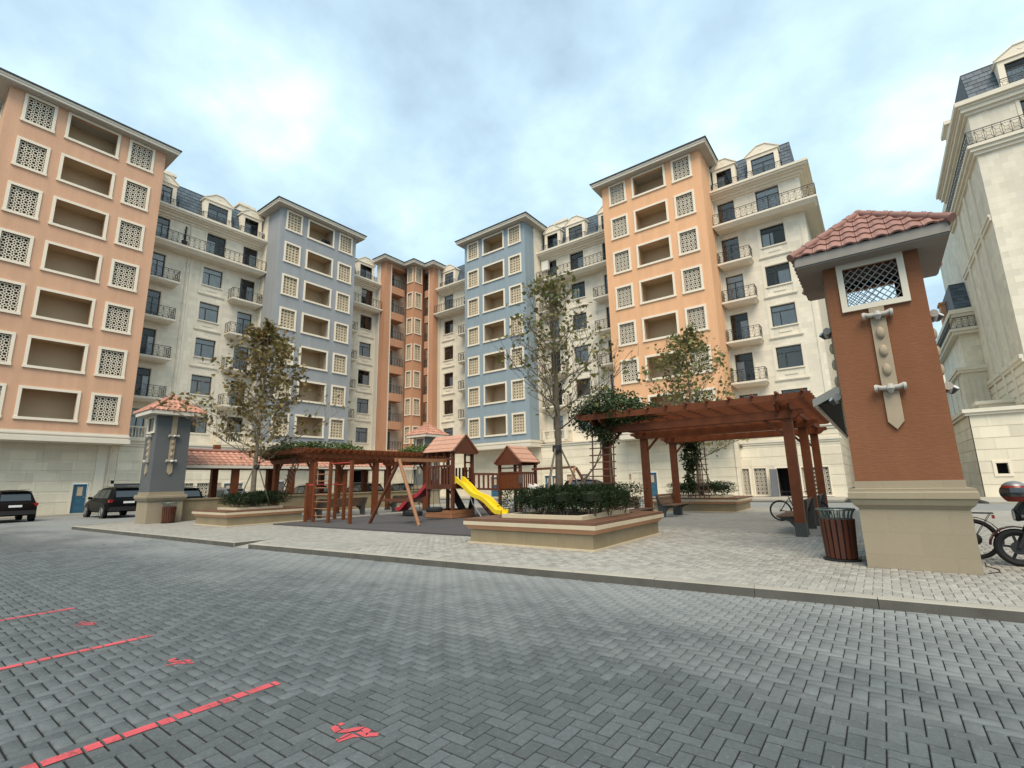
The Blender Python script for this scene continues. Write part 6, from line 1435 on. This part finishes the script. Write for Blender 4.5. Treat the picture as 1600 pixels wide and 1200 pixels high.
# ------------------------------------------------------------------ cars
def loft(mb, secs):
    k_ = len(secs[0]); mb.add([q for s_ in secs for q in s_], [(i*k_+j, i*k_+(j+1)%k_, (i+1)*k_+(j+1)%k_, (i+1)*k_+j) for i in range(len(secs)-1) for j in range(k_)]+[tuple(range(k_-1,-1,-1)), tuple((len(secs)-1)*k_+j for j in range(k_))])
def suv(label, mat):
    T = thing('parked_car', label, 'car', (0,0,0), 'cars parked against the buildings')
    st = [(-2.32,.70,.52,.98),(-2.27,.86,.42,1.05),(-2.05,.92,.34,1.07),(-1.2,.945,.30,1.06),(0,.945,.29,1.03),(1.0,.94,.29,1.01),(1.55,.92,.31,.98),(2.05,.86,.36,.90),(2.28,.70,.44,.80),(2.34,.55,.50,.72)]
    secs = [[(x,-w*.90,b),(x,-w,b+.16),(x,-w,(b+t)/2),(x,-w*.985,t-.10),(x,-w*.90,t),(x,0,t+.035),(x,w*.90,t),(x,w*.985,t-.10),(x,w,(b+t)/2),(x,w,b+.16),(x,w*.90,b)] for x, w, b, t in st]
    m_ = MB(); loft(m_, secs); m_.build('body', M[mat], T, smooth=True)
    gs = [(-2.22,.80,.72,1.04,1.10),(-1.95,.83,.64,1.04,1.58),(-1.6,.84,.63,1.04,1.66),(-.6,.85,.63,1.03,1.70),(.25,.85,.62,1.02,1.66),(.62,.85,.62,1.01,1.57),(1.30,.84,.74,.99,1.04)]
    secs = [[(x,-w,b),(x,-t_,t-.05),(x,-t_*.86,t),(x,0,t+.03),(x,t_*.86,t),(x,t_,t-.05),(x,w,b)] for x, w, t_, b, t in gs]
    m_ = MB(); loft(m_, secs); m_.build('cabin', M[mat], T, smooth=True)
    for s_ in (-1, 1):
        for (xa, xb) in ((-1.75,-1.02),(-.95,-.08),(0,.78)):
            def P(x, z): 
                t = (z-1.03)/.62; return (x, s_*(.852-.215*t+.008), z)
            top = 1.55; m_ = MB(); q = [P(xa,1.09),P(xb,1.09),P(min(xb,.50),top),P(xa+(.10 if xa < -1.5 else 0),top)]; m_.add(q, [(0,1,2,3)]); m_.build('side_window', M['carglass'], T)
        m_ = MB(); m_.box(.72,.92,s_*.90,s_*1.06,1.02,1.17); m_.build('mirror', M[mat], T)
        m_ = MB(); m_.box(-2.30,-2.12,s_*.62,s_*.905,.86,1.00); m_.build('tail_light', M['lamp_red'], T)
        m_ = MB(); m_.box(2.02,2.20,s_*.52,s_*.80,.72,.84); m_.build('headlight', M['lampglass'], T)
        m_ = MB(); m_.tube([(-1.6,s_*.58,1.70),(-1.4,s_*.58,1.75),(.1,s_*.58,1.75),(.3,s_*.58,1.70)], .018, 6); m_.build('roof_rail', M['steel'], T)
        for x in (-1.42, 1.42):
            m_ = MB(); m_.lathe((x,s_*.95-.015,.36), [(.0,0),(.43,0),(.43,.03),(.0,.03)], 22, 'Y', False); m_.build('wheel_arch', M['plastic'], T)
            m_ = MB(); m_.lathe((x,s_*.85-.12,.35), [(.25,0),(.335,.02),(.35,.05),(.35,.19),(.335,.22),(.25,.24)], 22, 'Y'); w = m_.build('wheel', M['tyre'], T, smooth=True)
            m_ = MB(); yo = s_*.975; m_.lathe((x,yo-.008,.35), [(.05,0),(.06,.016)], 12, 'Y')
            for i in range(5): a = 2*math.pi*i/5; m_.bar((x,yo,.35),(x+.22*math.cos(a),yo,.35+.22*math.sin(a)),.06,.012,up=(0,1,0))
            m_.ring((x,yo,.35), .225, .018, (1,0,0), (0,0,1), 20, 4); m_.build('rim', M['steel'], w)
    m_ = MB(); m_.add([(-2.225,-.60,1.14),(-2.225,.60,1.14),(-1.985,.56,1.545),(-1.985,-.56,1.545)], [(0,1,2,3)]); m_.build('rear_window', M['carglass'], T)
    m_ = MB(); m_.add([(1.24,-.68,1.09),(1.24,.68,1.09),(.68,.58,1.545),(.68,-.58,1.545)], [(0,1,2,3)]); m_.build('windscreen', M['carglass'], T)
    m_ = MB(); m_.box(-2.36,-2.2,-.84,.84,.40,.62); m_.box(2.2,2.40,-.70,.70,.42,.60); m_.build('bumper', M['plastic'], T)
    m_ = MB(); m_.box(-2.335,-2.315,-.26,.26,.80,.91); m_.build('licence_plate', M['plate'], T)
    m_ = MB(); m_.box(-2.09,-1.86,-.60,.60,1.60,1.64); m_.build('spoiler', M[mat], T)
    return T
c0 = suv('dark brown hatchback suv parked nose in at the far left', 'carbrown'); place(c0, (-39.7,5.25,0), math.pi+.03)
def recolour(o, mat):
    for ch in o.children:
        if ch.name.split('.')[0] in ('body','cabin','mirror','spoiler'): ch.material_slots[0].link = 'OBJECT'; ch.material_slots[0].material = M[mat]
for (x, y, rz, lab, mat, sc_) in ((-37.95,9.75,math.pi+.02,'large black suv parked nose in beside the slate blue column','carblack',1.04),(-36.1,12.35,math.pi,'black car with pale rear window behind the low tan parapet','carblack',.98),(-36.4,15.3,math.pi,'grey car behind the hedge of the left planter','carsilver',.92),(-36.2,21.3,math.pi,'black car behind the climbing frame under the tiled canopy','carblack',.97),(-35.8,26.0,math.pi,'dark car seen between the left pergola posts','carbrown',1.0),(-35.6,30.0,math.pi,'black car parked deepest in the left corner behind the swing frame','carblack',.95),(-17.8,33.6,0,'black car parked along the far road behind the large planter hedge','carblack',.95)):
    o = copy_tree(c0); place(o, (x,y,0), rz, lab); o.scale = (sc_,)*3; recolour(o, mat)
for (x, y, z, lab) in ((-44.95,13.9,FZ(6),'dark spiky potted plant on the long balcony beside the salmon tower'),(-18.25,39.75,FZ(6),'dark spiky potted plant on the long balcony beside the bright orange tower'),(-36.15,39.75,FZ(6),'dark spiky potted plant on the narrow wing beside the corner tower')):
    T = thing('potted_plant', lab, 'potted plant', (x,y,z), 'spiky plants on the balconies'); m_ = MB(); m_.lathe((x,y,z), [(.16,0),(.24,.4),(.22,.42)], 12); m_.build('pot', M['plastic'], T)
    m_ = MB()
    for i in range(46):
        a, h_ = rng.uniform(0,6.28), rng.uniform(.5,1.75); l_ = rng.uniform(.22,.40); p = Vector((x,y,z+h_)); d = Vector((math.cos(a),math.sin(a),rng.uniform(.3,1.0))).normalized(); s_ = d.cross(Vector((0,0,1))).normalized()*.05
        m_.add([p-s_, p+d*l_, p+s_, p-d*.1], [(0,1,2,3)])
    m_.tube([(x,y,z+.3),(x,y,z+1.6)], [.10,.05], 8); m_.build('leaves', M['yucca'], T)
